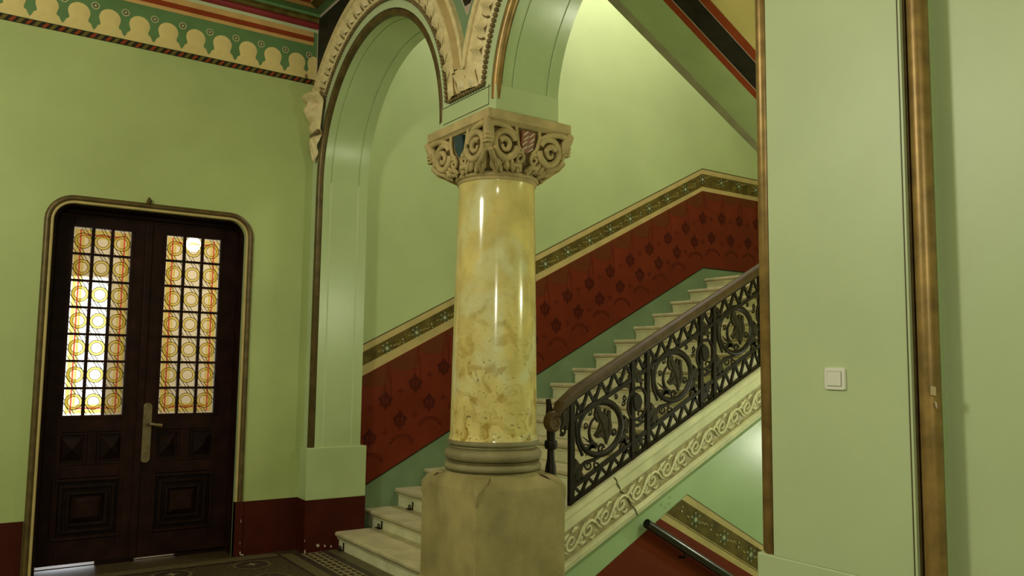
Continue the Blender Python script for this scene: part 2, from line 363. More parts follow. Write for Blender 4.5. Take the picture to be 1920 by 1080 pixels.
trim = struct(trim, 'trim_1', mat('cornice_maroon', (0.24, 0.022, 0.024), 0.5), smooth=40)
c2 = MB(); prof = [(0.020, 4.524), (0.012, 4.535), (0.02, 4.555), (0.045, 4.566)]
c2.grid([[(-4.2, YW - d, z) for d, z in prof], [(XA, YW - d, z) for d, z in prof]]); c2.build('cornice_hollow', OLIVE, trim, smooth=40)
c3 = MB(); c3.box(-4.2, XA, YW - 0.055, YW, 4.566, 4.592); c3.build('cornice_fillet', TEALD, trim)

# ---- arcade wall: spandrels, reveals, mouldings
def a_lo(y, side):
    z = -9
    for c, r in ((C1, R1 + 0.05), (C2, R2 + 0.05)):
        if abs(y - c) <= r + 1e-6 and not (abs(abs(y - c) - r) < 1e-6 and (y - c) * side > 0):
            return ZC + math.sqrt(max(0, r * r - (y - c) ** 2))
    return 3.178 if 3.8 < y < 4.6 else ZC
def ys(c, r, n=40): return [c - r * math.cos(PI * i / n) for i in range(n + 1)]
sy = [-3.6] + ys(C2, R2 + 0.05) + ys(C1, R1 + 0.05) + [YW]
arcade = opening_wall('wall_arcade', GREEN, sy, XA, 'x', a_lo, ZH)
sy = [-3.6] + ys(C2, R2) + ys(C1, R1) + [YW]
def a_lo2(y, side):
    for c, r in ((C1, R1), (C2, R2)):
        if abs(y - c) <= r + 1e-6 and not (abs(abs(y - c) - r) < 1e-6 and (y - c) * side > 0):
            return ZC + math.sqrt(max(0, r * r - (y - c) ** 2))
    return ZC
opening_wall('arcade_back_face', GREEN_P, sy, XB, 'x', a_lo2, ZTOP, arcade)
def arch_path(c, r, zfar, znear, n=44, t0=0.0, t1=PI):
    p = []
    if t0 == 0.0 and zfar < ZC: p.append((c + r, zfar))
    p += [(c + r * math.cos(t0 + (t1 - t0) * i / n), ZC + r * math.sin(t0 + (t1 - t0) * i / n)) for i in range(n + 1)]
    if t1 == PI and znear < ZC: p.append((c - r, znear))
    return p
YM = 4.197
def arch_sweep(prof, c, R, zfar, znear, name, m, smooth=35, clip=None, t0=0.0, closed=False):
    rows = []
    for x, dr in prof:
        row = []
        for (yy, z) in arch_path(c, R + dr, zfar, znear, t0=t0):
            if clip: yy = min(max(yy, clip[0]), clip[1])
            if ZC < znear < 9 and yy < c: z = max(z, znear)
            if ZC < zfar < 9 and yy > c: z = max(z, zfar)
            row.append((x, yy, z))
        rows.append(row)
    mb = MB(); mb.grid(rows, close_v=closed); return mb.build(name, m, arcade, smooth=smooth)
reveal = [(XA, 0.05), (XA + 0.045, 0.05), (XA + 0.045, 0.0), (2.640, 0.0), (2.643, 0.006), (2.650, 0.006), (2.653, 0.0), (2.893, 0.0), (2.896, 0.006), (2.903, 0.006), (2.906, 0.0), (XB, 0.0)]
arch_sweep(reveal, C1, R1, 0.84, 3.17, 'arch_reveal', GREEN_P, smooth=20)
arch_sweep(reveal, C2, R2, 3.17, 0.87, 'arch_reveal', GREEN_P, smooth=20)
def arch_pipe(c, R, zf, zn, m):
    p = arch_path(c, R + 0.022, zf, zn); P = [(XA + 0.022, y, z) for y, z in p]; r = 0.029
    P = [(XA + 0.022, p[0][0], zf - 0.03)] + P + [(XA + 0.022, p[-1][0], zn - 0.03)]
    return MB().tube(P, [0.004] + [r] * (len(P) - 2) + [0.004], 12).build('arch_roll', m, arcade, smooth=50)
arch_pipe(C1, R1, 0.85, 3.19, GOLD_D); arch_pipe(C2, R2, 3.17, 0.88, GOLD)  # first arch's roll takes the darker gold, its shade put into the colour
# spandrel paint: deep green field, dark inner field with a pale line
O1, O2 = R1 + 0.375, R2 + 0.375
def y1(z): return C1 - math.sqrt(max(0, O1 ** 2 - (z - ZC) ** 2))
def y2(z): return C2 + math.sqrt(max(0, O2 ** 2 - (z - ZC) ** 2))
def y1f(z): return C1 + math.sqrt(max(0, O1 ** 2 - (z - ZC) ** 2))
def spandrel(name, m, lo, hi, z0, z1, inset, x, n=16):
    L, Rr = [], []
    for i in range(n + 1):
        z = z0 + (z1 - z0) * i / n; a, b = lo(z) + inset, hi(z) - inset
        if b > a: L.append((x, a, z)); Rr.append((x, b, z))
    return MB().poly(L + Rr[::-1]).build(name, m, arcade)
spandrel('spandrel_field', TEAL, lambda z: y2(z) - 0.02, lambda z: y1(z) + 0.02, 3.30, 4.59, 0.0, XA - 0.002)
spandrel('spandrel_line', PINKLINE, y2, y1, 3.5, 4.57, 0.085, XA - 0.004)
spandrel('spandrel_heart', DARK, y2, y1, 3.5, 4.56, 0.100, XA - 0.006)
spandrel('spandrel_heart_red', BRICKRED, y2, y1, 3.5, 4.54, 0.150, XA - 0.008)
spandrel('spandrel_field', PINKLINE, lambda z: y1f(z) - 0.03, lambda z: YW, 3.86, 4.592, 0.0, XA - 0.002)
spandrel('spandrel_heart', DARK, lambda z: y1f(z) - 0.03, lambda z: YW - 0.030, 3.9, 4.562, 0.0, XA - 0.004)
# archivolt: plaster bed, rim, tan band, lip
CL1, CL2 = (YM, YW - 0.004), (-9, YM - 0.001)
T1 = math.asin((3.80 - ZC) / (R1 + 0.25))
def archivolt(c, R, zf, zn, clip, t0):
    a = lambda prof, n, m, zf_, zn_: arch_sweep([(XA - p, d) for p, d in prof], c, R, zf_, zn_, n, m, clip=clip, t0=t0)
    a([(0.0, 0.112), (0.012, 0.135), (0.020, 0.150), (0.040, 0.22), (0.052, 0.268)], 'archivolt_bed', STUCCO, zf, zn)
    a([(0.052, 0.268), (0.068, 0.270), (0.068, 0.296), (0.060, 0.300)], 'archivolt_rim', STUCCO, zf + 0.13 if zf < 9 else zf, zn + 0.13 if zn < 9 else zn)
    a([(0.060, 0.300), (0.026, 0.338)], 'archivolt_hollow', STUCCO_T, zf + 0.15 if zf < 9 else zf, zn + 0.15 if zn < 9 else zn)
    a([(0.026, 0.338), (0.036, 0.340), (0.036, 0.372), (0.0, 0.376)], 'archivolt_lip', STUCCO, zf + 0.1 if zf < 9 else zf, zn + 0.1 if zn < 9 else zn)
archivolt(C1, R1, 99, 3.2 , CL1, T1)
archivolt(C2, R2, 3.2, 99, CL2, 0.0)
# the foot of the two archivolts between the arches
foot = MB(); foot.add([(XA - 0.006, C2 + R2 + 0.125, 3.20), (XA - 0.006, C1 - R1 - 0.125, 3.20), (XA - 0.055, C1 - R1 - 0.24, 3.345), (XA - 0.055, C2 + R2 + 0.24, 3.345)], [(0, 1, 2, 3)])
foot.build('archivolt_foot', STUCCO, arcade)
# leaves and beads on the archivolts
def leaf_mesh(L=0.108, Wd=0.125):
    rows = []
    for i in range(7):
        u = i / 6; row = []
        for j in range(7):
            v = j / 6 * 2 - 1
            w = Wd / 2 * (0.96 - 0.32 * u ** 2.2) * (1 + 0.06 * math.cos(j * PI)) 
            h = 0.006 + 0.026 * math.sin(PI * min(1, 0.25 + u * 0.8)) * (1 - 0.55 * v * v) - 0.010 * abs(math.sin(v * 6.5)) + (0.012 if j == 3 else 0) - (0.014 if u > 0.9 else 0)
            row.append((-h, v * w, u * L))           # local: x out of wall (-), y along arc, z radial
        rows.append(row)
    return MB().grid(rows)
leaf0 = None
def place_leaf(y, z, yy, zz, x=XA - 0.012, s=1.0):
    # frame: radial direction (yy, zz) and arc direction perpendicular, bed slope towards the room
    global leaf0
    if leaf0 is None:
        leaf0 = leaf_mesh().build('acanthus_leaf', STUCCO, arcade, smooth=60); o = leaf0
    else: o = dup(leaf0)
    rad = Vector((-0.30, yy, zz)).normalized(); tan = Vector((0, -zz, yy)).normalized(); nx = tan.cross(rad)
    if nx.x < 0: nx = -nx
    m = Matrix((nx, tan, rad)).transposed().to_4x4() @ Matrix.Diagonal((1, s, s, 1)); m.translation = Vector((x, y, z)); o.matrix_local = m
beads = MB()
for c, R, t0, sgn in ((C1, R1, T1, 1), (C2, R2, 0.0, -1)):
    r = R + 0.205; n = int((PI - t0) * r / 0.128)
    for i in range(n):
        t = t0 + (PI - t0) * (i + 0.5) / n
        if sgn < 0 and t > 1.9: continue
        if ZC + (R + 0.15) * math.sin(t) < 3.30: continue
        place_leaf(c + (R + 0.164) * math.cos(t), ZC + (R + 0.164) * math.sin(t), math.cos(t), math.sin(t))
        tc_ = t + (PI - t0) * 0.5 / n
        if ZC + (R + 0.15) * math.sin(tc_) > 3.3:
            crevice = [(XA - 0.030 - 0.012 * q, c + (R + 0.150 + 0.022 * q) * math.cos(tc_ + 0.008 * (q - 1) ** 2), ZC + (R + 0.150 + 0.022 * q) * math.sin(tc_ + 0.008 * (q - 1) ** 2)) for q in range(3)]
            MB().tube(crevice, [0.007, 0.005, 0.002], 5).build('leaf_crevice_shade', BEADM, arcade, smooth=60)  # dark tubes standing in for shade in the crevices between leaves
    rb = R + 0.118; n = int((PI - t0) * rb / 0.030)
    for i in range(n + 1):
        t = t0 + (PI - t0) * i / n
        if sgn < 0 and t > 1.9: continue
        z = ZC + rb * math.sin(t)
        if z > 3.2: beads.ball((XA - 0.014, c + rb * math.cos(t), z), 0.0150, 8, 5)
ya, yb = C2 + R2 + 0.118, C1 - R1 - 0.118
for i in range(int((yb - ya) / 0.030) + 1): beads.ball((XA - 0.014, ya + i * 0.030, 3.197), 0.0150, 8, 5)
for z0 in (3.25, 3.36, 3.47): pass
for yv in (ya + 0.09, ya + 0.205, ya + 0.32): place_leaf(yv, 3.215, 0.0, 1.0, s=0.9)
bo = beads.build('bead_string', BEADM, arcade, smooth=60); bo['kind'] = 'stuff'
# carved grotesque at the far foot of the archivolt
mk = MB()
rows = []
for i in range(33):
    u = i / 32; z = 3.83 - u * 0.57; yc = 6.60 + 0.045 * u * 0; w = 0.155 * (1 - u) ** 0.75 + 0.02; row = []
    for j in range(19):
        v = j / 18 * 2 - 1
        h = 0.10 * (1 - u) ** 0.5 * (1 - 0.75 * v * v) + 0.012
        h += 0.050 * math.exp(-((u - 0.04) / 0.05) ** 2)                      # brow of curled leaves
        h += 0.050 * math.exp(-(v / 0.22) ** 2) * math.exp(-((u - 0.26) / 0.10) ** 2)   # nose
        h -= 0.075 * math.exp(-((abs(v) - 0.42) / 0.18) ** 2) * math.exp(-((u - 0.17) / 0.05) ** 2)  # eyes
        h += 0.020 * math.exp(-((abs(v) - 0.45) / 0.2) ** 2) * math.exp(-((u - 0.30) / 0.07) ** 2)   # cheeks
        h -= 0.030 * math.exp(-((u - 0.42) / 0.03) ** 2) * (1 - v * v)        # mouth
        h -= 0.035 * math.exp(-((u - 0.60) / 0.035) ** 2)                     # dark collar
        h += 0.010 * math.sin(v * 9 + u * 30) * (u > 0.64)
        row.append((XA - h, min(YW - 0.003, 6.615 + v * w + 0.05 * u), z))
    rows.append(row)
mk.grid(rows); mk.build('carved_mask', STUCCO, arcade, smooth=60)
for s_, (yy, zz) in enumerate(((6.52, 3.83), (6.62, 3.85), (6.71, 3.83))):
    MB().tube([(XA - 0.07 + 0.0 * a, yy + b, zz + a) for b, a in spiral(0, 0, 0.036, 0.010, PI / 2, 1.3, 14)], 0.013, 6).build('mask_curl', STUCCO, arcade, smooth=60)
for i in range(5): MB().ball((XA - 0.045, 6.54 + i * 0.035, 3.50 - 0.004 * i), 0.019, 8, 6).build('mask_berry', BEADM, arcade, smooth=60)

# ---- other room surfaces (behind and beside the camera, stairwell)
struct(MB().box(2.618, 2.9, -3.6, 1.40, 0, ZH), 'wall_right', GREEN)
struct(MB().box(-4.4, -4.2, -3.6, 7.0, 0, ZH), 'wall_far_left', GREEN)
struct(MB().box(-4.4, 2.9, -3.8, -3.6, 0, ZH), 'wall_behind', GREEN)
wall_stair = struct(MB().box(XB - 0.1, 9.6, YW, YW + 0.2, -3, ZTOP), 'wall_stair', GREEN_S)
struct(MB().box(9.5, 9.7, 1.8, 7.0, -3, ZTOP), 'wall_landing', GREEN_S)
struct(MB().box(XB, 9.6, 1.75, 1.95, -3, ZTOP), 'wall_stair_outer', GREEN_S)
struct(MB().box(XB - 0.1, 9.7, 1.75, 6.95, ZTOP, ZTOP + 0.2), 'ceiling_stairwell', CEILM)
struct(MB().box(2.9, 9.7, 1.75, 6.95, -3.3, -3.0), 'floor_lower', FLOOR_G)  # unseen lower floor, added to keep sky light out from below
struct(MB().box(2.9, 3.06, 1.75, 6.95, -3.0, -0.3), 'wall_under_hall', GREEN_L)
SPY = 4.20
wall_spine = MB()
wall_spine.add([(3.06, SPY, -3), (9.5, SPY, -3), (9.5, SPY, 2.40), (7.5, SPY, 2.40), (3.06, SPY, 0.20)], [(0, 1, 2, 3, 4)])
wall_spine = struct(wall_spine, 'wall_spine', GREEN_L)

# ---- painted dado on the stair wall
BX_ = 7.43
def line(x, z0, s, x0=3.097): return z0 + s * (min(x, BX_) - x0)
L_TOP = lambda x: line(x, 1.740, .5108); L_C1 = lambda x: line(x, 1.668, .5118); L_B = lambda x: line(x, 1.546, .5032)
L_C2 = lambda x: line(x, 1.456, .5122); L_SK = lambda x: line(x, 0.475, .5220)
XE = 9.48
def dado(name, m, lo, hi, off, x0=3.0, x1=XE):
    P = [x0, BX_, x1] if x1 > BX_ else [x0, x1]
    return MB().poly([(x, YW - off, lo(x)) for x in P] + [(x, YW - off, hi(x)) for x in P[::-1]]).build(name, m, wall_stair)
dado('dado_line', LINE, lambda x: L_TOP(x) - 0.012, L_TOP, 0.003)
dado('dado_cream_band', CREAM, L_C1, lambda x: L_TOP(x) - 0.012, 0.003)
dado('dado_flower_band', OLIVE, L_B, L_C1, 0.003)
dado('dado_cream_band', CREAM, L_C2, L_B, 0.003)
dado('painted_drape', RED, L_SK, L_C2, 0.003)
dado('dado_line', DARK, lambda x: L_SK(x) - 0.006, lambda x: L_SK(x) + 0.006, 0.005)
dado('sea_green_skirt', TEAL, lambda x: L_SK(x) - 0.9, L_SK, 0.002)
for x0 in (2.99,):
    pass
Z0 = lambda x: 1.668 + .5118 * (min(x, BX_) - 3.098)      # reference line of the pattern
def ellipse(cx, cz, a, b, rot=0.0, n=10):
    return [(cx + a * math.cos(2 * PI * i / n) * math.cos(rot) - b * math.sin(2 * PI * i / n) * math.sin(rot), cz + a * math.cos(2 * PI * i / n) * math.sin(rot) + b * math.sin(2 * PI * i / n) * math.cos(rot)) for i in range(n)]
def decal(shapes, name, m, parent, Y, off):
    mb = MB()
    for i, s in enumerate(shapes): mb.poly([(x, Y - off - 0.0004 * i, z) for x, z in s])
    return mb.build(name, m, parent)
_f = [[(0, 0.085), (0.016, 0.06), (0.012, 0.03), (0, 0.02), (-0.012, 0.03), (-0.016, 0.06)], ellipse(0.0, 0.045, 0.030, 0.010),
           ellipse(-0.036, 0.008, 0.028, 0.013, 2.0), ellipse(0.036, 0.008, 0.028, 0.013, 1.14), ellipse(-0.022, 0.030, 0.020, 0.009, 0.5), ellipse(0.022, 0.030, 0.020, 0.009, -0.5),
           [(0.008, 0.02), (0.010, -0.05), (0, -0.08), (-0.010, -0.05), (-0.008, 0.02)], ellipse(0, -0.035, 0.036, 0.008), ellipse(-0.030, -0.022, 0.016, 0.008, 0.7), ellipse(0.030, -0.022, 0.016, 0.008, -0.7)]
fleur_s = [[(x * 1.32, z * 1.08) for x, z in q] for q in _f]
rosette_s = [ellipse(0, 0, 0.018, 0.018), ellipse(0, 0.024, 0.006, 0.011), ellipse(0, -0.024, 0.006, 0.011), ellipse(0.024, 0, 0.011, 0.006), ellipse(-0.024, 0, 0.011, 0.006)]
def band_arc(cx, cz, ro, ri, sq, a0, a1, n=14):
    o = [(cx + ro * math.cos(a0 + (a1 - a0) * i / n), cz + sq * ro * math.sin(a0 + (a1 - a0) * i / n)) for i in range(n + 1)]
    q = [(cx + ri * math.cos(a0 + (a1 - a0) * i / n), cz + sq * ri * math.sin(a0 + (a1 - a0) * i / n)) for i in range(n + 1)]
    return o + q[::-1]
hem_s = [band_arc(0, 0, 0.132, 0.098, 0.72, 0.12, PI - 0.12)]
hem_l = [band_arc(0, -0.022, 0.140, 0.134, 0.72, 0.10, PI - 0.10), band_arc(0, -0.045, 0.098, 0.091, 0.72, 0.12, PI - 0.12)]
hem_c = [[(0.115 * math.cos(a) - 0.008, 0.083 * math.sin(a)), (0.115 * math.cos(a), 0.083 * math.sin(a) + 0.010), (0.115 * math.cos(a) + 0.008, 0.083 * math.sin(a)), (0.115 * math.cos(a), 0.083 * math.sin(a) - 0.010)] for a in [0.3 + 2.54 * i / 8 for i in range(9)]]
swag_f = [[(-0.15, 0.03)] + [(0.15 * math.cos(PI + PI * i / 10), -0.005 - 0.062 * math.sin(PI * i / 10)) for i in range(11)] + [(0.15, 0.03)]]
swag_s = [[(-0.148, 0.075 - 0.074)] + [(0.148 * math.cos(PI + PI * i / 10), -0.005 - 0.062 * math.sin(PI * i / 10)) for i in range(11)] + [(0.148, 0.075 + 0.074)]]
pleat_s = [[(-0.006, 0.03), (0.006, 0.03), (0.010, -0.10), (-0.010, -0.10)], [(-0.03, -0.04), (-0.022, -0.04), (-0.03, -0.30), (-0.036, -0.30)], [(0.022, -0.04), (0.03, -0.04), (0.036, -0.28), (0.03, -0.28)]]
flower_s = [ellipse(0, 0, 0.017, 0.017)]
petal_s = [ellipse(0.030 * math.cos(a), 0.030 * math.sin(a), 0.014, 0.010, a) for a in [PI / 6 + PI / 3 * i for i in range(6)]]
dot_s = [ellipse(0.047 * math.cos(a), 0.047 * math.sin(a), 0.0075, 0.0075, 0, 6) for a in [PI / 6 + PI / 3 * i for i in range(6)]] + [ellipse(0.155, 0.085, 0.009, 0.009, 0, 6), ellipse(0.165, 0.055, 0.007, 0.007, 0, 6)]
curl_s = [ellipse(0.075, 0.030, 0.022, 0.007, 0.4), ellipse(0.105, 0.040, 0.018, 0.008, -0.2), ellipse(0.128, 0.052, 0.016, 0.006, 0.9), ellipse(-0.075, -0.028, 0.02, 0.007, 0.5)]
protos = {}
def put(key, name, shapes, m, x, z, off, parent=None, Y=None):
    parent = parent or wall_stair; Y = YW if Y is None else Y; kk = (key, parent.name)
    if kk not in protos: protos[kk] = o = decal(shapes, name, m, parent, Y, off)
    else: o = dup(protos[kk])
    o.location = (x, 0, z); return o
cols = []
x = 5.358 - 0.2965 * 8
while x < 7.5: cols.append((x, 0)); x += 0.2965
x = 7.77
while x < 9.4: cols.append((x, 1)); x += 0.325
for x, fl in cols:
    d1 = -0.55 if not fl else -0.515
    if x > 3.02: put('fleur', 'painted_fleur', fleur_s, RED_D, x, Z0(x) + d1, 0.005)
    xr = x + (0.148 if not fl else 0.16)
    if xr < 9.4:
        put('fleur', 'painted_fleur', fleur_s, RED_D, xr, Z0(xr) - (0.775 + 0.03 * (7.3 - min(xr, 7.3)) / 4), 0.005)
        put('ros', 'painted_small_rosette', rosette_s, RED_M, xr, Z0(xr) - 0.54, 0.005)
    if x > 3.02: put('ros', 'painted_small_rosette', rosette_s, RED_M, x, Z0(x) - 0.83, 0.005)
    xh = x + 0.17
    if xh < 9.4 and xh > 3.1:
        put('hem', 'painted_hem_scallop', hem_s, RED_M, xh, L_SK(xh) + 0.155, 0.005)
        put('hemc', 'painted_hem_braid', hem_c, RED_D, xh, L_SK(xh) + 0.155, 0.008)
        put('heml', 'painted_hem_line', hem_l, RED_L, xh, L_SK(xh) + 0.155, 0.006)
        put('swagf' if xh > BX_ - .1 else 'swag', 'painted_swag', swag_f if xh > BX_ - .1 else swag_s, RED_O, xh, L_C2(xh) - 0.036 if xh > BX_ - .1 else L_C2(xh) - 0.085, 0.0045)
    xp = x + 0.02
    put('pleat', 'painted_pleat', pleat_s, RED_M, xp, L_C2(xp) - 0.05, 0.0055)
for x, fl in cols:
    xf = x + 0.0 if fl else x + 0.0
    if xf < 3.05: continue
    z = Z0(xf) - (0.08 if not fl else 0.068) + (0.012 if abs(xf - 7.43) < .08 else 0)
    put('petal', 'painted_petals', petal_s, DOT_B, xf, z, 0.0045); put('eye', 'painted_flower_eye', flower_s, DOT, xf, z, 0.007)
    put('dots', 'painted_flower_dots', dot_s if not fl else dot_s, DOT, xf, z, 0.006); put('curl', 'painted_curl', curl_s, DOT_T, xf, z, 0.0045)

# ---- painted dado on the spine wall below the stairs
def sl(z0, s): return lambda x: z0 + s * (x - 4.475)
S_T, S_C1, S_B, S_C2 = sl(0.622, -.5415), sl(0.560, -.526), sl(0.397, -.531), sl(0.332, -.528)
def sdado(name, m, lo, hi, off, x0=3.3, x1=9.4):
    return MB().poly([(x0, SPY - off, lo(x0)), (x1, SPY - off, lo(x1)), (x1, SPY - off, hi(x1)), (x0, SPY - off, hi(x0))]).build(name, m, wall_spine)
x0s = lambda: 3.4
def cut_x(f, lim=lambda x: 0.508 + 0.53 * (x - 4.246) + 0.03):   # where a dado line runs into the string above
    lo, hi = 3.0, 6.0
    for _ in range(40):
        m = (lo + hi) / 2
        if f(m) > lim(m): lo = m
        else: hi = m
    return lo
def sband(name, m, lo, hi, off):
    a, b = cut_x(hi), cut_x(lo)
    return MB().poly([(a, SPY - off, hi(a)), (b, SPY - off, lo(b)), (9.4, SPY - off, lo(9.4)), (9.4, SPY - off, hi(9.4))]).build(name, m, wall_spine)
sband('dado_line', LINE, lambda x: S_T(x) - 0.008, S_T, 0.003)
sband('dado_cream_band', CREAM, S_C1, lambda x: S_T(x) - 0.008, 0.003)
sband('dado_flower_band', OLIVE, S_B, S_C1, 0.003)
sband('dado_cream_band', CREAM, S_C2, S_B, 0.003)
sband('dado_line', LINE, lambda x: S_B(x) - 0.012, lambda x: S_B(x) - 0.007, 0.005)
sband('painted_drape', RED, lambda x: S_C2(x) - 0.95, S_C2, 0.003)
for i in range(-1, 14):
    xf = 4.519 + 0.298 * i; z = (S_C1(xf) + S_B(xf)) / 2
    put('petal', 'painted_petals', petal_s, DOT_B, xf, z, 0.0045, wall_spine, SPY) if i >= 0 else None
    put('dots', 'painted_flower_dots', [[(x, -zz) for x, zz in s] for s in dot_s], DOT, xf, z, 0.006, wall_spine, SPY)
    if i >= 0:
        put('eye', 'painted_flower_eye', flower_s, DOT, xf, z, 0.007, wall_spine, SPY)
        put('curl', 'painted_curl', [[(x, -zz) for x, zz in s] for s in curl_s], DOT_T, xf, z, 0.0045, wall_spine, SPY)
    if i > 0: put('ros', 'painted_small_rosette', rosette_s, RED_D, xf - .1, S_C2(xf) - 0.35, 0.005, wall_spine, SPY); put('fleur', 'painted_fleur', fleur_s, RED_D, xf + 0.05, S_C2(xf) - 0.48, 0.005, wall_spine, SPY)

# ================================================================== DOOR LEAVES
def frame_ring(mb, x0, x1, z0, z1, w, y0, y1):
    mb.box(x0, x0 + w, y0, y1, z0, z1); mb.box(x1 - w, x1, y0, y1, z0, z1); mb.box(x0 + w, x1 - w, y0, y1, z0, z0 + w); mb.box(x0 + w, x1 - w, y0, y1, z1 - w, z1)
def door_leaf(name, x0, x1, gx0, gx1, smalls, big, zb, label):
    d = empty(name, ((x0 + x1) / 2, 7.0, 0)); d['kind'] = 'structure'; d['label'] = label
    off = Vector(d.location)
    def fin(mb, n, m, par=d, **k):
        mb.v = [(a - off.x, b - off.y, c - off.z) for a, b, c in mb.v]; return mb.build(n, m, par, **k)
    Y0, Y1 = 7.0, 7.05
    fin(MB().box(x0, gx0, Y0, Y1, zb, 2.67), 'stile', WOOD, bevel=.004); fin(MB().box(gx1, x1, Y0, Y1, zb, 2.67), 'stile', WOOD, bevel=.004)
    for a, b in ((2.56, 2.67), (1.0, 1.125), (0.66, 0.75), (zb, 0.20)): fin(MB().box(gx0, gx1, Y0, Y1, a, b), 'rail', WOOD, bevel=.004)
    fin(MB().box(smalls[0][1], smalls[1][0], Y0, Y1, 0.75, 1.0), 'mullion', WOOD, bevel=.004)
    fin(MB().box(gx0 - .02, gx1 + .02, Y0 + 0.022, Y1, zb + .02, 1.02), 'backboard', WOOD_D)
    for a, b in smalls:
        mb = MB(); cx, cz = (a + b) / 2, 0.875
        for w, y in ((0.0, Y0 + .005), ):
            frame_ring(mb, a + .004, b - .004, 0.754, 0.996, 0.014, Y0 + .004, Y0 + .02)
        fr = fin(mb, 'panel_moulding', WOOD)
        q = MB(); ww, hh = (b - a) / 2 - .035, 0.085
        q.add([(cx - ww, Y0 + .02, cz - hh), (cx + ww, Y0 + .02, cz - hh), (cx + ww, Y0 + .02, cz + hh), (cx - ww, Y0 + .02, cz + hh), (cx, Y0 - .022, cz)], [(0, 1, 4), (1, 2, 4), (2, 3, 4), (3, 0, 4)])
        fin(q, 'pyramid_panel', WOOD_D)
    a, b = big
    for k_, (w, y) in enumerate(((0.0, 0.004), (0.05, 0.010), (0.10, 0.004))):
        mb = MB(); frame_ring(mb, a + w, b - w, 0.205 + w, 0.655 - w, 0.022, Y0 + y - .012, Y0 + .03); fin(mb, 'panel_moulding', WOOD if k_ == 0 else WOOD_D, bevel=.004)
    q = MB(); q.prism([(a + .125, Y0 + .02, 0.33), (b - .125, Y0 + .02, 0.33), (b - .125, Y0 + .02, 0.53), (a + .125, Y0 + .02, 0.53)], [(a + .165, Y0 - .012, 0.37), (b - .165, Y0 - .012, 0.37), (b - .165, Y0 - .012, 0.49), (a + .165, Y0 - .012, 0.49)])
    fin(q, 'raised_panel', WOOD)
    # glazing: 3 x 7 panes, bars, leaded rings
    mb = MB(); frame_ring(mb, gx0 - .018, gx1 + .018, 1.107, 2.578, 0.018, Y0 - .008, Y0 + .01); fin(mb, 'glazing_bead', WOOD)
    W3 = (gx1 - gx0) / 3; H7 = (2.56 - 1.125) / 7
    for i in (1, 2): fin(MB().box(gx0 + W3 * i - .011, gx0 + W3 * i + .011, Y0 + .004, Y0 + .03, 1.125, 2.56), 'glazing_bar', WOOD)
    for j in range(1, 7): fin(MB().box(gx0, gx1, Y0 + .006, Y0 + .028, 1.125 + H7 * j - .009, 1.125 + H7 * j + .009), 'glazing_bar', WOOD)
    p0 = None
    for j in range(7):
        for i in range(3):
            cx, cz = gx0 + W3 * (i + .5), 1.125 + H7 * (j + .5)
            if p0 is None:
                p0 = MB().box(-W3 / 2, W3 / 2, 0.018, 0.022, -H7 / 2, H7 / 2).build('glass_pane', G_CLEAR, d); p0.location = Vector((cx, 7.0, cz)) - off
            else: dup(p0, loc=Vector((cx, 7.0, cz)) - off)
    yl = Y0 + 0.015
    def band(pts, n, m): fin(MB().poly([(x, yl, z) for x, z in pts]), n, m)
    bx0, bx1 = gx0 + 0.045, gx1 - 0.045
    for a, b, m in ((0, 0.028, G_YEL), (0.031, 0.045, G_RED), (0.048, 0.066, G_YEL)):
        for u, v in ((gx0 + a + .012, gx0 + b + .012), (gx1 - b - .012, gx1 - a - .012)):
            fin(MB().poly([(u, yl, 1.14), (v, yl, 1.14), (v, yl, 2.545), (u, yl, 2.545)]), 'coloured_strip', m)
        for u, v in ((1.14 + a, 1.14 + b), (2.545 - b, 2.545 - a)):
            fin(MB().poly([(gx0 + .08, yl, u), (gx1 - .08, yl, u), (gx1 - .08, yl, v), (gx0 + .08, yl, v)]), 'coloured_strip', m)
    rings = MB(); leads = MB(); n = 20
    for j in range(7):
        for i in range(3):
            cx, cz = gx0 + W3 * (i + .5), 1.125 + H7 * (j + .5)
            ro, ri = 0.060, 0.040
            o = [(cx + ro * math.cos(2 * PI * k / n), cz + ro * math.sin(2 * PI * k / n)) for k in range(n)]
            q = [(cx + ri * math.cos(2 * PI * k / n), cz + ri * math.sin(2 * PI * k / n)) for k in range(n)]
            rings.add([(x, yl - .001, z) for x, z in o + q], [(k, (k + 1) % n, n + (k + 1) % n, n + k) for k in range(n)])
            dl = math.hypot(W3, H7); ux, uz = W3 / dl, -H7 / dl            # diagonal leads, running behind the ring
            for dd in (-0.088, -0.060, -0.041, 0.041, 0.060, 0.088):
                seg = []
                for k in range(41):
                    t = (-0.5 + k / 40) * dl * 1.2; px, pz = t * ux - dd * uz, t * uz + dd * ux
                    if abs(px) < W3 / 2 and abs(pz) < H7 / 2 and math.hypot(px, pz) > 0.0595: seg.append((k, (cx + px, yl - .003, cz + pz)))
                run = []
                for q_, (k, p) in enumerate(seg):
                    run.append(p)
                    if q_ + 1 == len(seg) or seg[q_ + 1][0] != k + 1:
                        if len(run) > 1: leads.tube([run[0], run[-1]], 0.0024, 4)
                        run = []
            leads.tube([(x, yl - .003, z) for x, z in o], 0.0022, 4, closed=True)
            leads.tube([(x, yl - .003, z) for x, z in q], 0.0018, 4, closed=True)
    fin(rings, 'yellow_ring_glass', G_YEL)['kind'] = 'stuff'; fin(leads, 'lead_came', LEAD)['kind'] = 'stuff'
    return d, fin
d1, _ = door_leaf('door_1', 0.60, 1.285, 0.752, 1.160, ((0.72, 0.932), (0.995, 1.195)), (0.712, 1.19), 0.032, 'left leaf of the dark wooden double door with leaded glass panes')
d2, fin2 = door_leaf('door_2', 1.287, 2.03, 1.42, 1.846, ((1.41, 1.598), (1.672, 1.868)), (1.405, 1.868), 0.022, 'right leaf of the dark wooden double door carrying the brass lever handle')
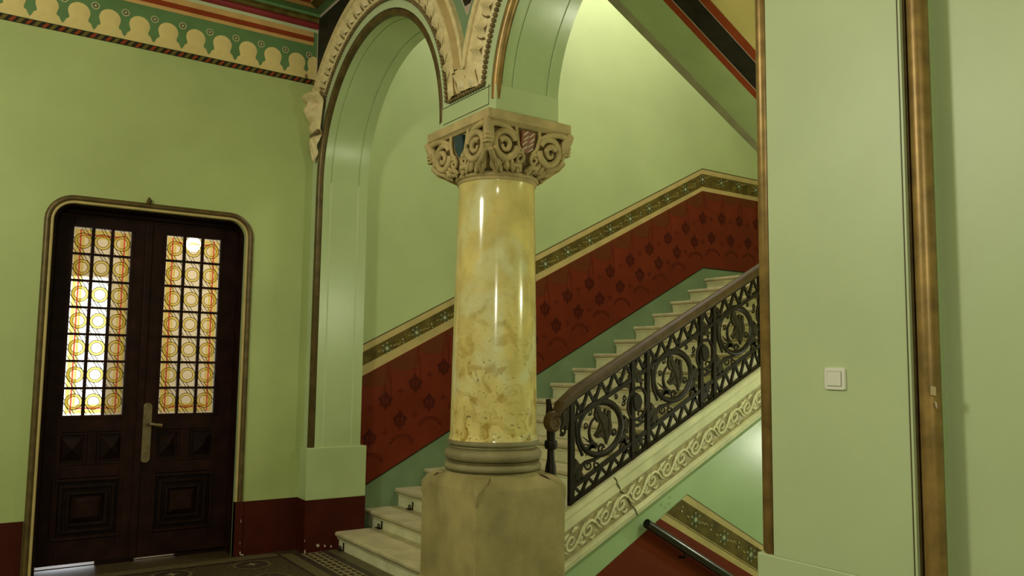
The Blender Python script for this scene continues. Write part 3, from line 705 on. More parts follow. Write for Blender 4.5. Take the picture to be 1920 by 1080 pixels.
fin2(MB().box(0.59, 2.04, 7.0, 7.06, 2.66, 2.76), 'head_rail', WOOD)
cov = MB().box(1.262, 1.312, 6.982, 7.0, 0.022, 2.66); fin2(cov, 'meeting_strip', WOOD, bevel=.006)
pl = MB(); o_ = [(1.342 + 0.034 * math.cos(a), 1.18 + 0.034 * math.sin(a)) for a in [PI * i / 8 for i in range(9)]] + [(1.342 - 0.034 * math.cos(a), 0.78 - 0.034 * math.sin(a)) for a in [PI * i / 8 for i in range(9)]]
pl.prism([(x, 6.985, z) for x, z in o_], [(x, 7.0, z) for x, z in o_]); plate = fin2(pl, 'handle_plate', BRASS, bevel=.003)
def fin2p(mb, n, m, **k): 
    o = fin2(mb, n, m, plate, **k); return o
fin2p(MB().tube([(1.349, 6.985, 1.048), (1.349, 6.94, 1.05), (1.365, 6.928, 1.05), (1.40, 6.926, 1.044), (1.44, 6.926, 1.036)], [0.017, 0.012, 0.013, 0.011, 0.014], 10), 'lever_handle', BRASS, smooth=50)
fin2p(MB().tube([(1.342, 6.986, 0.93), (1.342, 6.978, 0.93)], 0.014, 12), 'lock_cylinder', BRASS, smooth=40)
fin2p(MB().tube([(1.342, 6.986, 0.82), (1.342, 6.980, 0.82)], 0.010, 10), 'plate_stud', BRASS, smooth=40)
for a_, b_ in ((1.03, 1.30), (1.60, 2.12), (0.5, 0.615)):
    MB().box(a_, b_, 7.0, 7.05, 0.0, 0.034).build('door_gap_blocker', WOOD_D, floor)  # blocks added to stop light coming under parts of the leaves
# vestibule outside the doors
struct(MB().box(-1.0, 3.6, 7.06, 10.6, -0.3, 0.0), 'floor_vestibule', FLOOR_G)
v = MB(); v.box(1.42, 3.6, 9.6, 9.7, 0, 3.6); v.box(-1.0, 0.85, 9.6, 9.7, 0, 3.6); v.box(0.85, 1.42, 9.6, 9.7, 2.42, 3.6); v.box(3.5, 3.6, 7.1, 9.6, 0, 3.6); v.box(-1, -.9, 7.1, 9.6, 0, 3.6); v.box(-1, 3.6, 7.06, 9.7, 3.5, 3.6)
struct(v, 'wall_vestibule', VEST)
st = struct(MB().box(-0.9, 0.55, 7.05, 7.1, 0, 3.5).box(2.05, 3.5, 7.05, 7.1, 0, 3.5).box(0.55, 2.05, 7.05, 7.1, 2.68, 3.5), 'wall_door_back', VEST)
bulb_ = MB().ball((1.93, 8.3, 2.68), 0.07, 16, 10).build('vestibule_lamp', EMIT, None, smooth=60)
tag(bulb_, 'bright white lamp glaring through the top of the right door leaf', 'lamp')
cordm = MB().tube([(1.93, 8.3, 2.74), (1.93, 8.3, 3.5)], 0.006, 6).build('lamp_cord', IRON, bulb_)
lamp('vestibule_light', (1.93, 8.25, 2.62), 13, 0.06, (1, 0.9, 0.7))

# ================================================================== PILLARS
def pillar(name, label, poly, z0, z1, plinth, zp, mat_p=GREEN):
    p = empty(name, (sum(a for a, b in poly) / len(poly), sum(b for a, b in poly) / len(poly), 0)); tag(p, label, 'pillar'); off = Vector(p.location)
    L = lambda pts, z: [(a - off.x, b - off.y, z) for a, b in pts]
    return p, L, off
# door-wall pillar: plinth only (its jamb is the arch reveal)
p1, L1, o1 = pillar('wall_pillar', 'green engaged pillar on maroon base between double door and stairs', [(2.50, 6.57), (3.03, 6.57), (3.03, 6.75), (2.50, 6.75)], 0, 1, 0, 0)
pts = [(2.50, 6.57), (3.03, 6.57), (3.03, 6.749), (2.50, 6.749)]
MB().prism(L1(pts, 0.0), L1(pts, 0.418)).build('plinth_base', MAROON, p1)
MB().prism(L1(pts, 0.418), L1(pts, 0.842)).build('plinth', GREEN_P, p1, bevel=.006)
pts = [(2.53, 6.655), (2.576, 6.655), (2.576, 6.606), (2.985, 6.606), (2.985, 6.749), (2.53, 6.749)]
MB().prism(L1(pts, 0.842), L1(pts, 3.09)).build('pillar_shaft', GREEN, p1)
for (x, z, w, h) in ((2.51, 0.012, 0.014, 0.035), (2.62, 0.05, 0.03, 0.03), (2.68, 0.04, 0.018, 0.022), (2.735, 0.03, 0.018, 0.022), (2.505, 0.10, .006, .02)):
    MB().poly([(a - o1.x, 6.567 - o1.y, b) for a, b in [(x - w / 2, z), (x - w * .1, z - h * 0.5), (x + w / 2, z - h * .2), (x + w * 0.25, z + h * 0.1), (x + w * .35, z + h * .55), (x, z + h * 0.25), (x - w * 0.4, z + h * 0.5)]]).build('plaster_chip', CHIP, p1)
# right pillar
p2, L2, o2 = pillar('square_pillar', 'broad pale green pillar carrying the white light switch, right of the stairs', [(2.53, 1.37), (2.985, 1.37), (2.985, 2.02), (2.53, 2.02)], 0, 1, 0, 0)
pts = [(XA, 1.425), (XA, 1.97), (XA + .045, 1.97), (XA + .045, 2.018), (2.985, 2.018), (2.985, 1.372), (XA + .045, 1.372), (XA + .045, 1.425)]
MB().prism(L2(pts, 0.87), L2(pts, 3.09)).build('pillar_shaft', GREEN, p2)
pts2 = [(2.5285, 1.425), (2.5285, 2.045), (3.01, 2.045), (3.01, 1.372), (2.575, 1.372), (2.575, 1.425)]
MB().prism(L2(pts2, 0.0), L2(pts2, 0.87)).build('plinth', GREEN, p2, bevel=.006)
MB().box(XA - .004 - o2.x, XA - o2.x, 1.433 - o2.y, 1.440 - o2.y, 0.0, 3.09).build('incised_line', LINE, p2)
MB().box(XA - .010 - o2.x, XA - o2.x, 1.425 - o2.y, 1.432 - o2.y, 0.0, 3.09).build('edge_fillet', GREEN, p2)
P = [(XA + .018 - o2.x, 1.382 - o2.y, z) for z in (0.0, 3.2)]
MB().tube(P, 0.032, 16).build('corner_roll', GOLD, p2, smooth=50)
MB().box(XA - o2.x + .005, XA + .045 - o2.x, 1.418 - o2.y, 1.4255 - o2.y, 0, 3.09).build('shadow_slot', GOLD_D, p2)  # brown strip painted in for the shade in the gap beside the roll
for zz in (1.615,):
    MB().box(2.576 - o2.x, 2.617 - o2.x, 1.3715 - o2.y, 1.3725 - o2.y, 0, 3.09).build('jamb_face', GREEN_P, p2)
MB().box(2.590 - o2.x, 2.595 - o2.x, 1.366 - o2.y, 1.372 - o2.y, 0, 3.09).build('jamb_fillet', GREEN_P, p2)
tp = MB().add([(2.513, 1.362, 1.500), (2.521, 1.3495, 1.498), (2.521, 1.3495, 1.470), (2.512, 1.363, 1.473), (2.511, 1.3605, 1.500), (2.519, 1.348, 1.498), (2.519, 1.348, 1.470), (2.510, 1.3615, 1.473)], [(0, 1, 2, 3), (4, 5, 6, 7), (0, 1, 5, 4), (2, 3, 7, 6)])
tag(tp.build('tape_scrap', mat('masking_tape', (0.50, 0.38, 0.20), 0.6)), 'small square scrap of beige tape stuck on the brown corner roll of the pillar', 'tape')
MB().poly([(2.5145 - o2.x, 1.3515 - o2.y, 1.455), (2.519 - o2.x, 1.346 - o2.y, 1.448), (2.521 - o2.x, 1.3465 - o2.y, 1.430), (2.516 - o2.x, 1.3500 - o2.y, 1.438)]).build('plaster_chip', CHIP, p2)

# light switch
sw = empty('light_switch', (XA, 1.70, 1.515)); tag(sw, 'white square rocker light switch on the broad green pillar', 'switch')
def rrect(w, h, r, n=5):
    p = []
    for cx, cz, a0 in ((w - r, h - r, 0), (-w + r, h - r, PI / 2), (-w + r, -h + r, PI), (w - r, -h + r, 1.5 * PI)):
        p += [(cx + r * math.cos(a0 + PI / 2 * i / n), cz + r * math.sin(a0 + PI / 2 * i / n)) for i in range(n + 1)]
    return p
o_ = rrect(0.0415, 0.039, 0.008)
MB().prism([(-0.009, a * .96, b * .96) for a, b in o_], [(0.0, a, b) for a, b in o_]).build('switch_plate', WHITE, sw, bevel=.002)
o_ = rrect(0.026, 0.024, 0.002)
MB().prism([(-0.0130, a, b) for a, b in o_], [(-0.008, a, b) for a, b in o_]).build('rocker', WHITE, sw, bevel=.001)
MB().prism([(-0.0094, a * 1.08, b * 1.08) for a, b in o_], [(-0.008, a * 1.08, b * 1.08) for a, b in o_]).build('rocker_gap', mat('switch_gap', (0.35, 0.34, 0.28), 0.5), sw)

# ================================================================== COLUMN
CX, CY = 2.745, 4.165
colm = empty('stone_column', (CX, CY, 0)); tag(colm, 'polished yellow marble column with carved capital on a stone pedestal', 'column')
def at0(mb): mb.v = [(a - CX, b - CY, c) for a, b, c in mb.v]; return mb
H = 0.31
def sq(h, z, ch=0.0, n=6):            # square outline with rounded/chamfered corners, around the axis
    p = []
    for sx_, sy_, a0 in ((1, 1, 0), (-1, 1, PI / 2), (-1, -1, PI), (1, -1, 1.5 * PI)):
        for i in range(n + 1):
            a = a0 + PI / 2 * i / n
            p.append((sx_ * (h - ch) + ch * math.cos(a), sy_ * (h - ch) + ch * math.sin(a), z))
    return p
ped = MB(); rows = [sq(H, 0.0, .006), sq(H, 0.838, .006), sq(H - .002, 0.846, .02), sq(H - .012, 0.872, .10), sq(H - .03, 0.897, .19), sq(H - .035, 0.915, .26), sq(0.268, 0.932, .266)]
ped.grid(rows, close_u=True); ped.f.append(tuple(range(6 * 28, 7 * 28))); pedestal = ped.build('pedestal', STONE_P, colm, smooth=35)
MB().grid([sq(H + .03, 0.0, .006), sq(H + .03, 0.265, .006), sq(H + .0, 0.29, .006)], close_u=True).build('pedestal_plinth', STONE_P, pedestal, smooth=30)
gr = None
for k in range(4):
    a = PI / 4 + k * PI / 2
    if gr is None:
        rows = []
        for i in range(9):
            w = [0.044, 0.046, 0.046, 0.040, 0.028, 0.018, 0.014, 0.010, 0.004][i]; row = []
            for j in range(9):
                v = j / 8 * 2 - 1
                out = [0.290, 0.328, 0.364, 0.402, 0.424, 0.428, 0.428, 0.428, 0.426][i]; z = [0.912, 0.910, 0.898, 0.868, 0.846, 0.825, 0.800, 0.77, 0.745][i]
                row.append((out - 0.030 + [0.030, 0.040, 0.044, 0.046, 0.044, 0.044, 0.042, 0.040, 0.034][i] * (1 - v ** 4), v * w, z))
            rows.append(row)
        gr = MB().grid(rows).build('corner_spur', STONE_P, pedestal, smooth=60); gr.rotation_euler.z = a
    else: dup(gr).rotation_euler.z = a
base = MB(); pr = [(0.262, 0.930), (0.286, 0.932)]
def torus(pr, r, zc, h, n=8): return pr + [(r - h + h * math.cos(a) , zc + h * math.sin(a)) for a in [-PI / 2 + PI * i / n for i in range(n + 1)]]
pr = torus(pr, 0.290, 0.952, 0.022); pr += [(0.276, 0.980), (0.280, 0.984)]
pr = torus(pr, 0.292, 1.022, 0.036); pr += [(0.262, 1.064), (0.258, 1.072), (0.262, 1.080), (0.275, 1.082), (0.278, 1.092), (0.275, 1.104), (0.266, 1.106)]
at0(MB().lathe([(r, z) for r, z in pr], CX, CY, 56)).build('base_moulding', STONE_B, colm, smooth=40)
pr = [(0.268, 1.106), (0.266, 1.118), (0.2615, 1.135)]
for i in range(13):
    u = i / 12; pr.append((0.2605 - 0.0255 * u ** 1.25, 1.14 + u * (2.625 - 1.14)))
pr += [(0.238, 2.632), (0.2385, 2.640)]
at0(MB().lathe(pr, CX, CY, 64)).build('column_shaft', SHAFT, colm, smooth=50)
pr = [(0.234, 2.636), (0.244, 2.640), (0.246, 2.648), (0.240, 2.654), (0.240, 2.658)]
pr = torus(pr, 0.258, 2.676, 0.017); pr += [(0.232, 2.695)]
neck = at0(MB().lathe(pr, CX, CY, 56)).build('neck_ring', STONE, colm, smooth=40)
# capital: bell, abacus, carved scrolls, shields
ZB, ZA = 2.690, 2.940
def cap_pt(s, h, out=0.0):               # s: perimeter position in faces (0..4), h: 0..1 up the bell
    f = int(math.floor(s)) % 4; t = (s - math.floor(s)) * 2 - 1
    ang = f * PI / 2
    hw_x, hw_y = 0.262, 0.312
    a = ang + t * PI / 4
    rc = 0.245 + 0.03 * h
    circ = Vector((rc * math.cos(a), rc * math.sin(a)))
    n = [(1, 0), (0, 1), (-1, 0), (0, -1)][f]; tg = [(0, 1), (-1, 0), (0, -1), (1, 0)][f]
    hn = hw_x if f % 2 == 0 else hw_y; ht = hw_y if f % 2 == 0 else hw_x
    sqp = Vector((n[0] * hn + tg[0] * t * ht, n[1] * hn + tg[1] * t * ht))
    k = min(1.0, max(0.0, 0.12 + 3.6 * h)) * (0.86 + 0.14 * min(1, max(0, h))); p = circ * (1 - k) + sqp * k
    d = Vector((math.cos(a), math.sin(a))); p = p + d * out
    return (p.x, p.y, ZB + (ZA - ZB) * h)
bell = MB(); rows = [[cap_pt(i / 12, h) for i in range(48)] for h in (0.0, 0.2, 0.4, 0.6, 0.8, 1.0)]
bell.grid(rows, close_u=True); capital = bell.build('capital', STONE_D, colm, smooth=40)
ab = MB(); rows = []
def rect(hx, hy, z): return [(-hx, -hy, z), (hx, -hy, z), (hx, hy, z), (-hx, hy, z)]
rows = [rect(.275, .325, 2.930), rect(.288, .345, 2.943), rect(.300, .357, 2.950), rect(.300, .357, 3.000), rect(.296, .353, 3.003)]
ab.grid(rows, close_u=True); ab.f.append((0, 3, 2, 1)); ab.f.append((16, 17, 18, 19)); ab.build('abacus', STONE, capital, bevel=.004)
def cap_tube(pts, r, out=0.012, n=7): return MB().tube([cap_pt(s, h, out + (o if o else 0)) for s, h, o in pts], r, n)
FW = 0.56                                # rough metres per face, to keep scrolls round
def sc(cx, cz, r0, r1, a0, turns, flip=1, n=20):
    return [(cx + flip * x / FW, cz + z / (ZA - ZB), 0) for x, z in spiral(0, 0, r0, r1, a0, turns, n)]
def taper(n, a, b): return [a + (b - a) * i / (n - 1) for i in range(n)]
for f in range(4):
    cn = f + 1.0                                        # corner position
    for fl in (-1, 1):
        # big corner scroll: ring opening to the corner, inner curl, hanging leaf
        p = sc(cn + fl * 0.21, 0.52, 0.072, 0.080, 0.35, 0.93, fl, 24); cap_tube(p, taper(len(p), 0.019, 0.023), 0.018).build('scroll_ring', STONE, capital, smooth=60)
        p = sc(cn + fl * 0.20, 0.48, 0.044, 0.016, 2.6, -0.95, fl, 16); cap_tube(p, taper(len(p), 0.022, 0.010), 0.022).build('inner_curl', STONE, capital, smooth=60)
        p = [(cn + fl * 0.03, 0.34, 0.02), (cn + fl * 0.06, 0.20, 0.014), (cn + fl * 0.14, 0.10, 0.006), (cn + fl * 0.20, 0.16, 0.006)]
        cap_tube(p, [0.016, 0.018, 0.016, 0.008], 0.018).build('leaf_stem', STONE, capital, smooth=60)
        p = [(cn + fl * 0.02, 0.93, 0.02), (cn + fl * 0.10, 0.96, 0.012), (cn + fl * 0.22, 0.92, 0.006), (cn + fl * 0.34, 0.78, 0.0)]
        cap_tube(p, [0.022, 0.02, 0.018, 0.012], 0.016).build('arching_leaf', STONE, capital, smooth=60)
        # small curls under the shield
        p = sc(f + 0.5 + fl * 0.10, 0.26, 0.034, 0.008, 1.2, 1.2, fl, 16); cap_tube(p, taper(len(p), 0.014, 0.008), 0.014).build('small_curl', STONE, capital, smooth=60)
        p = [(f + 0.5 + fl * 0.04, 0.0, 0.01), (f + 0.5 + fl * 0.09, 0.10, 0.02), (f + 0.5 + fl * 0.17, 0.10, 0.016), (f + 0.5 + fl * 0.24, 0.02, 0.01)]
        cap_tube(p, [0.012, 0.018, 0.017, 0.008], 0.010).build('lower_leaf', STONE, capital, smooth=60)
        p = [(cn + fl * 0.10, -0.02, 0.005), (cn + fl * 0.12, 0.10, 0.022), (cn + fl * 0.09, 0.18, 0.030)]
        cap_tube(p, [0.018, 0.017, 0.008], 0.010).build('lower_leaf', STONE, capital, smooth=60)
        p = [(f + 0.5 + fl * 0.155, 0.98, 0.0), (f + 0.5 + fl * 0.15, 0.75, 0.004), (f + 0.5 + fl * 0.12, 0.5, 0.004), (f + 0.5 + fl * 0.05, 0.38, 0.004)]
        cap_tube(p, [0.010, 0.013, 0.012, 0.008], 0.012).build('shield_strap', STONE, capital, smooth=60)
    for j_, (ds, hh_, rr_) in enumerate(((0.16, 0.03, .020), (0.24, 0.07, .024), (0.32, 0.05, .022), (0.40, 0.02, .018), (0.06, 0.06, .02))):      # leaf tips round the foot
        for fl in (-1, 1):
            c_ = cap_pt(cn + fl * ds, hh_, 0.022); l_ = MB(); t_ = cap_pt(cn + fl * (ds + .03), hh_ - .10, 0.030); u_ = cap_pt(cn + fl * (ds - .03), hh_ + .22, 0.014)
            l_.tube([u_, c_, t_], [0.008, rr_, 0.005], 6).build('leaf_tip', STONE, capital, smooth=60)
    for i in range(3):                                  # three-ridged binder on the corner
        cap_tube([(cn - 0.055, 0.50 + i * 0.085, 0.012), (cn - 0.0001, 0.50 + i * 0.085, 0.022), (cn + 0.055, 0.50 + i * 0.085, 0.012)], 0.0095, 0.034).build('binder_ridge', STONE, capital, smooth=60)
    p = [(cn, 0.35, -0.01), (cn, 0.55, 0.0), (cn, 0.74, 0.012), (cn, 0.86, 0.028), (cn, 0.97, 0.042), (cn, 1.04, 0.036)]
    cap_tube(p, [0.016, 0.034, 0.034, 0.030, 0.024, 0.008], 0.012).build('corner_horn', STONE, capital, smooth=60)
    # shield in the middle of the face
    sh = [(-0.048, 0.055), (0.048, 0.055), (0.048, -0.02), (0.032, -0.058), (0.0, -0.080), (-0.032, -0.058), (-0.048, -0.02)]
    n_ = [(1, 0), (0, 1), (-1, 0), (0, -1)][f]; tg = [(0, 1), (-1, 0), (0, -1), (1, 0)][f]; hn = (0.262 if f % 2 == 0 else 0.312) + 0.010
    q = lambda a, z, o_: (n_[0] * (hn + o_ + (z) * 0.20) + tg[0] * a, n_[1] * (hn + o_ + z * 0.20) + tg[1] * a, 2.862 + z)
    shield = MB().prism([q(a, z, -0.03) for a, z in sh], [q(a, z, 0.008) for a, z in sh]).build('shield', BLUE if f % 2 == 0 else SH_RED, capital, bevel=.004)
    if f % 2 == 1:
        bars = MB()
        for i in range(4):
            for j in range(2):
                a, z = -0.024 + 0.044 * j + (i % 2) * 0.006, 0.040 - i * 0.028 - j * 0.006
                if z < -0.05 and abs(a) > .02: continue
                bars.poly([q(a - 0.018, z - 0.012, 0.0095), (q(a - 0.012, z - 0.016, 0.0095)), q(a + 0.018, z + 0.008, 0.0095), q(a + 0.012, z + 0.013, 0.0095)])
        bb_ = bars.build('shield_check', SH_W, capital)
# impost block that carries the arches
imp = empty('impost_block', (2.76, 4.195, 3.0)); tag(imp, 'pale green square block between carved capital and the two arches', 'impost')
MB().box(XA - 2.76, 2.99 - 2.76, 3.865 - 4.195, 4.53 - 4.195, 0.003, 0.175).build('block_body', mat('impost_green', (0.49, 0.575, 0.315), 0.35, var=0.05, scale=2), imp, bevel=.004)
MB().box(XA - .0015 - 2.76, XA - 2.76, 3.935 - 4.195, 4.47 - 4.195, 0.066, 0.071).build('incised_line', LINE, imp)
MB().box(XA - .0015 - 2.76, XA - 2.76, 3.935 - 4.195, 3.940 - 4.195, 0.066, 0.19).build('incised_line', LINE, imp)

# ================================================================== STAIRCASE
def noz(k): return 0.145 if k == 1 else 0.2775 + 0.1555 * (k - 2)
def nox(k): return 2.765 if k == 1 else 3.107 + 0.2899 * (k - 2)
stairs = empty('staircase', (2.77, 4.2, 0)); tag(stairs, 'white marble staircase climbing behind the column to a landing', 'staircase')
so = Vector(stairs.location)
def sfin(mb, n, m, par=stairs, **k): mb.v = [(a - so.x, b - so.y, c - so.z) for a, b, c in mb.v]; return mb.build(n, m, par, **k)
YI = 4.26
def tread_prof(x, z, depth):
    r = 0.020
    return [(x + depth, z - 0.042), (x + 0.012, z - 0.042)] + [(x + r - r * math.cos(a), z - r - r * math.sin(a)) for a in [PI / 2 - PI * i / 8 for i in range(9)]] + [(x + depth, z)]
for k in range(1, 18):
    z = noz(k); x = nox(k); zb = noz(k - 1) if k > 1 else 0.0; y1_ = YW - 0.001 if k > 1 else 6.57
    dep = (nox(k + 1) - x + 0.05) if k < 17 else 0.35
    pf = tread_prof(x, z, dep); yi = YI if k > 1 else 4.508
    sfin(MB().prism([(a, y1_, b) for a, b in pf], [(a, yi, b) for a, b in pf]), 'tread', MARBLE_T, smooth=40)
    rz = [(x + 0.040, zb - 0.02), (x + 0.040, z - 0.062), (x + 0.026, z - 0.060), (x + 0.020, z - 0.042), (x + 0.07, z - 0.042), (x + 0.07, zb - 0.02)]
    if k == 1: rz = [(a, max(0.0, b)) for a, b in rz]
    sfin(MB().prism([(a, y1_, b) for a, b in rz], [(a, yi, b) for a, b in rz]), 'riser', MARBLE_W, smooth=20)
sfin(MB().box(nox(17) + 0.3, 9.49, 1.96, YW - 0.002, noz(17) - 0.25, noz(17) - 0.001), 'landing', MARBLE_T)
sf = MB(); sf.add([(3.06, YI, 0.0), (3.06, YW, 0.0), (nox(17) + .3, YW, noz(17) - .35), (nox(17) + .3, YI, noz(17) - .35)], [(0, 1, 2, 3)]); sfin(sf, 'stair_soffit', GREEN_L)
# moulded marble string on the open side
SX0, SX1 = 3.058, 7.75
ST = lambda x: 0.655 + 0.480 * (x - 3.178)
prof = [(4.24, 0.0), (4.012, 0.0), (4.0, -0.010), (4.0, -0.038), (4.010, -0.046), (4.014, -0.058), (4.022, -0.066), (4.022, -0.122), (4.028, -0.132)]
def string_sweep(prof, n, m, a=SX0, b=SX1, par=stairs, smooth=30):
    return sfin(MB().grid([[(a, y, ST(a) + d) for y, d in prof], [(b, y, ST(b) + d) for y, d in prof]]), n, m, par, smooth=smooth)
string = string_sweep(prof, 'string_cap', MARBLE_W)
sfin(MB().add([(SX0, 4.24, ST(SX0)), (SX1, 4.24, ST(SX1)), (SX1, 4.24, ST(SX1) - .4), (SX0, 4.24, ST(SX0) - .4)], [(0, 1, 2, 3)]), 'string_back', MARBLE_W)
ground = string_sweep([(4.028, -0.132), (4.034, -0.140), (4.034, -0.298), (4.026, -0.304)], 'carved_band', MARBLE_R)
string_sweep([(4.026, -0.304), (4.012, -0.312), (4.008, -0.330), (4.014, -0.345), (4.03, -0.352), (4.034, -0.372)], 'string_moulding', MARBLE_W)
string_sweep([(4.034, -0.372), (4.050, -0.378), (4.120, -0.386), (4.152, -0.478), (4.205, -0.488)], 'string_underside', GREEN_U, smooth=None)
# carved foliage on the string: one scroll and leaf, repeated along the slope
def sp(u, w, o): # u along slope (m, horizontal), w across (m, vertical offset from band middle), o proud
    return (u, 4.034 - o, 0.48 * u + w - 0.219)
def carved_unit(fl):
    mb = MB()
    p = spiral(0.0, 0.0, 0.052, 0.010, 0.3, 1.35 , 18); mb.tube([sp(a, fl * b, 0.006) for a, b in p], taper(len(p), 0.011, 0.006), 5)
    mb.tube([sp(0.055, fl * 0.02, .006), sp(0.085, fl * -0.03, .008), sp(0.115, fl * -0.055, .004)], [0.008, 0.010, 0.004], 5)
    mb.tube([sp(0.05, fl * 0.03, .006), sp(0.09, fl * 0.055, .008), sp(0.12, fl * 0.06, .004)], [0.008, 0.011, 0.004], 5)
    mb.tube([sp(-0.05, fl * -0.01, .006), sp(-0.07, fl * -0.045, .008), sp(-0.055, fl * -0.065, .004)], [0.008, 0.010, 0.004], 5)
    mb.tube([sp(0.01, fl * -0.055, .005), sp(0.03, fl * -0.07, .007), sp(0.055, fl * -0.06, .004)], [0.006, 0.010, 0.004], 5)
    return mb
cu = []
k = 0; x = 3.10
while x < 6.6:
    if k < 2:
        o = carved_unit(1 if k == 0 else -1).build('carved_scroll', MARBLE_W, ground, smooth=60); cu.append(o)
    else: o = dup(cu[k % 2])
    o.location = Vector((x, 0, ST(0) + 0.48 * x)) - so
    x += 0.138; k += 1
for o in cu: pass
cr = [(3.565, 0.0), (3.585, -0.03), (3.605, -0.06), (3.628, -0.10), (3.645, -0.135), (3.68, -0.17), (3.70, -0.20), (3.735, -0.27), (3.755, -0.31), (3.775, -0.36)]
ypf = lambda d: 3.999 if d > -0.045 else 4.018 if d > -0.13 else 4.030 if d > -.3 else 4.008
sfin(MB().tube([(a, ypf(d) , ST(a) + d) for a, d in cr], 0.0045, 5), 'crack', mat('crack_grime', (0.09, 0.07, 0.03), 0.8))

# stair-rod brackets
def bracket_mesh():
    mb = MB(); ringp = [(-0.022 + 0.0, 0.016 * math.cos(2 * PI * i / 12), 0.024 + 0.016 * math.sin(2 * PI * i / 12)) for i in range(12)]
    mb.tube([(x, y, z) for x, y, z in ringp], 0.005, 6, closed=True)
    mb.box(-0.008, 0.0, -0.030, -0.020, 0.0, 0.070); mb.box(-0.030, 0.0, -0.024, 0.055, 0.0, 0.007); return mb
br0 = None
for side, yv in (('wall side', 6.49), ('railing side', 4.55)):
    for k in range(1, 18):
        if side == 'railing side' and k < 5: continue
        if side == 'wall side' and k > 4: continue
        zb = noz(k - 1) if k > 1 else 0.0
        if br0 is None: o = br0 = bracket_mesh().build('stair_rod_bracket', IRON)
        else: o = dup(br0)
        o.location = (nox(k) + 0.0385, yv, zb + 0.001)
        ordn = ['first', 'second', 'third', 'fourth', 'fifth', 'sixth', 'seventh', 'eighth', 'ninth', 'tenth', 'eleventh', 'twelfth', 'thirteenth', 'fourteenth', 'fifteenth', 'sixteenth', 'topmost'][k - 1]
        tag(o, f'black iron stair rod bracket on the {ordn} marble step, {side}', 'bracket', 'stair rod brackets on the marble steps')

# ================================================================== BALUSTRADE
YB_ = 4.05; KB = 4.05 / 4.13
def BQ(x, z): return (x * KB, 1.55 + (z - 1.55) * KB)
balu = empty('stair_balustrade', (3.2, YB_, 0.66)); tag(balu, 'black wrought iron balustrade of scrolled rings under a brown handrail', 'balustrade')
bo_ = Vector(balu.location)
def bfin(mb, n, m=IRON, par=balu, **k): mb.v = [(a - bo_.x, b - bo_.y, c - bo_.z) for a, b, c in mb.v]; return mb.build(n, m, par, **k)
SL = 0.5115
zU = lambda x: 1.452 + 0.505 * (x - 3.82); zL = lambda x: 1.030 + 0.512 * (x - 3.82); zR = lambda x: 1.575 + 0.510 * (x - 3.80)
zS = lambda x: (ST(x * KB) - 1.55) / KB + 1.55
def P3(x, z, dy=0.0): a, b = BQ(x, z); return (a, YB_ + dy, b)
def btube(pts, r, n=6, closed=False, dy=0.0, flatf=0.7): return MB().tube([P3(x, z, dy) for x, z in pts], r, n, closed=closed, flat=((0, 1, 0), flatf))
def bplate(pts, t=0.008, dy=0.0): return MB().prism([P3(x, z, dy - t) for x, z in pts], [P3(x, z, dy + t) for x, z in pts])
def bbar(mb, x0, z0, x1, z1, w, t):
    d = Vector((x1 - x0, z1 - z0)); n = Vector((-d.y, d.x)).normalized() * w / 2
    q = [(x0 + n.x, z0 + n.y), (x1 + n.x, z1 + n.y), (x1 - n.x, z1 - n.y), (x0 - n.x, z0 - n.y)]
    return mb.prism([P3(a, b, -t) for a, b in q], [P3(a, b, t) for a, b in q])
XEND = 7.7
# handrail with volute
hp = []
for x in [3.215 + (XEND - 3.215) * i / 40 for i in range(41)]: hp.append((x, zR(x) + 0.040 - (0.03 * math.exp(-((x - 3.2) / 0.05) ** 2))))
vol = [(3.164 + (0.052 - 0.034 * i / 26) * math.cos(1.15 + 2 * PI * 1.55 * i / 26), 1.190 + (0.052 - 0.034 * i / 26) * math.sin(1.15 + 2 * PI * 1.55 * i / 26)) for i in range(27)]
rail = MB(); prof = [(-0.034, -0.030), (0.034, -0.030), (0.040, -0.010), (0.034, 0.018), (0.016, 0.032), (-0.016, 0.032), (-0.034, 0.018), (-0.040, -0.010)]
rows = []
for i, (x, z) in enumerate(hp):
    a = hp[min(i + 1, 40)]; b = hp[max(i - 1, 0)]; t = Vector((a[0] - b[0], a[1] - b[1])).normalized(); n = Vector((-t.y, t.x))
    rows.append([P3(x + n.x * w, z + n.y * w, dy) for dy, w in prof])
rail.grid(rows, close_u=True); rail.f.append(tuple(range(8))[::-1]); bfin(rail, 'handrail', RAILM, smooth=40)
v_ = MB(); v_.tube([P3(x, z, -0.010) for x, z in [(3.225, zR(3.225) + .03)] + vol], [0.030] + taper(len(vol), 0.026, 0.012), 10, flat=((0, 1, 0), 1.4)); bfin(v_, 'handrail_volute', RAILM, smooth=50)
bfin(MB().tube([P3(3.164, 1.190, -0.03), P3(3.164, 1.190, 0.03)], 0.046, 20), 'volute_core', RAILM, smooth=40)
# newel below the volute
nx_, nz_ = BQ(3.178, 1.12)
nw = MB(); pr = [(0.036, 0.40), (0.040, 0.80), (0.034, 0.92), (0.024, 0.975), (0.022, 1.03), (0.036, 1.035), (0.042, 1.06), (0.038, 1.085), (0.026, 1.09), (0.028, 1.15)]
nw.lathe(pr, nx_, YB_ + 0.03, 12); bfin(nw, 'newel_post', IRON, smooth=30)
bfin(MB().tube([P3(3.178, 1.23, 0.04), P3(3.176, 1.29, 0.05), P3(3.170, 1.335, 0.05)], [0.030, 0.018, 0.016], 8), 'newel_finial', IRON, smooth=40)
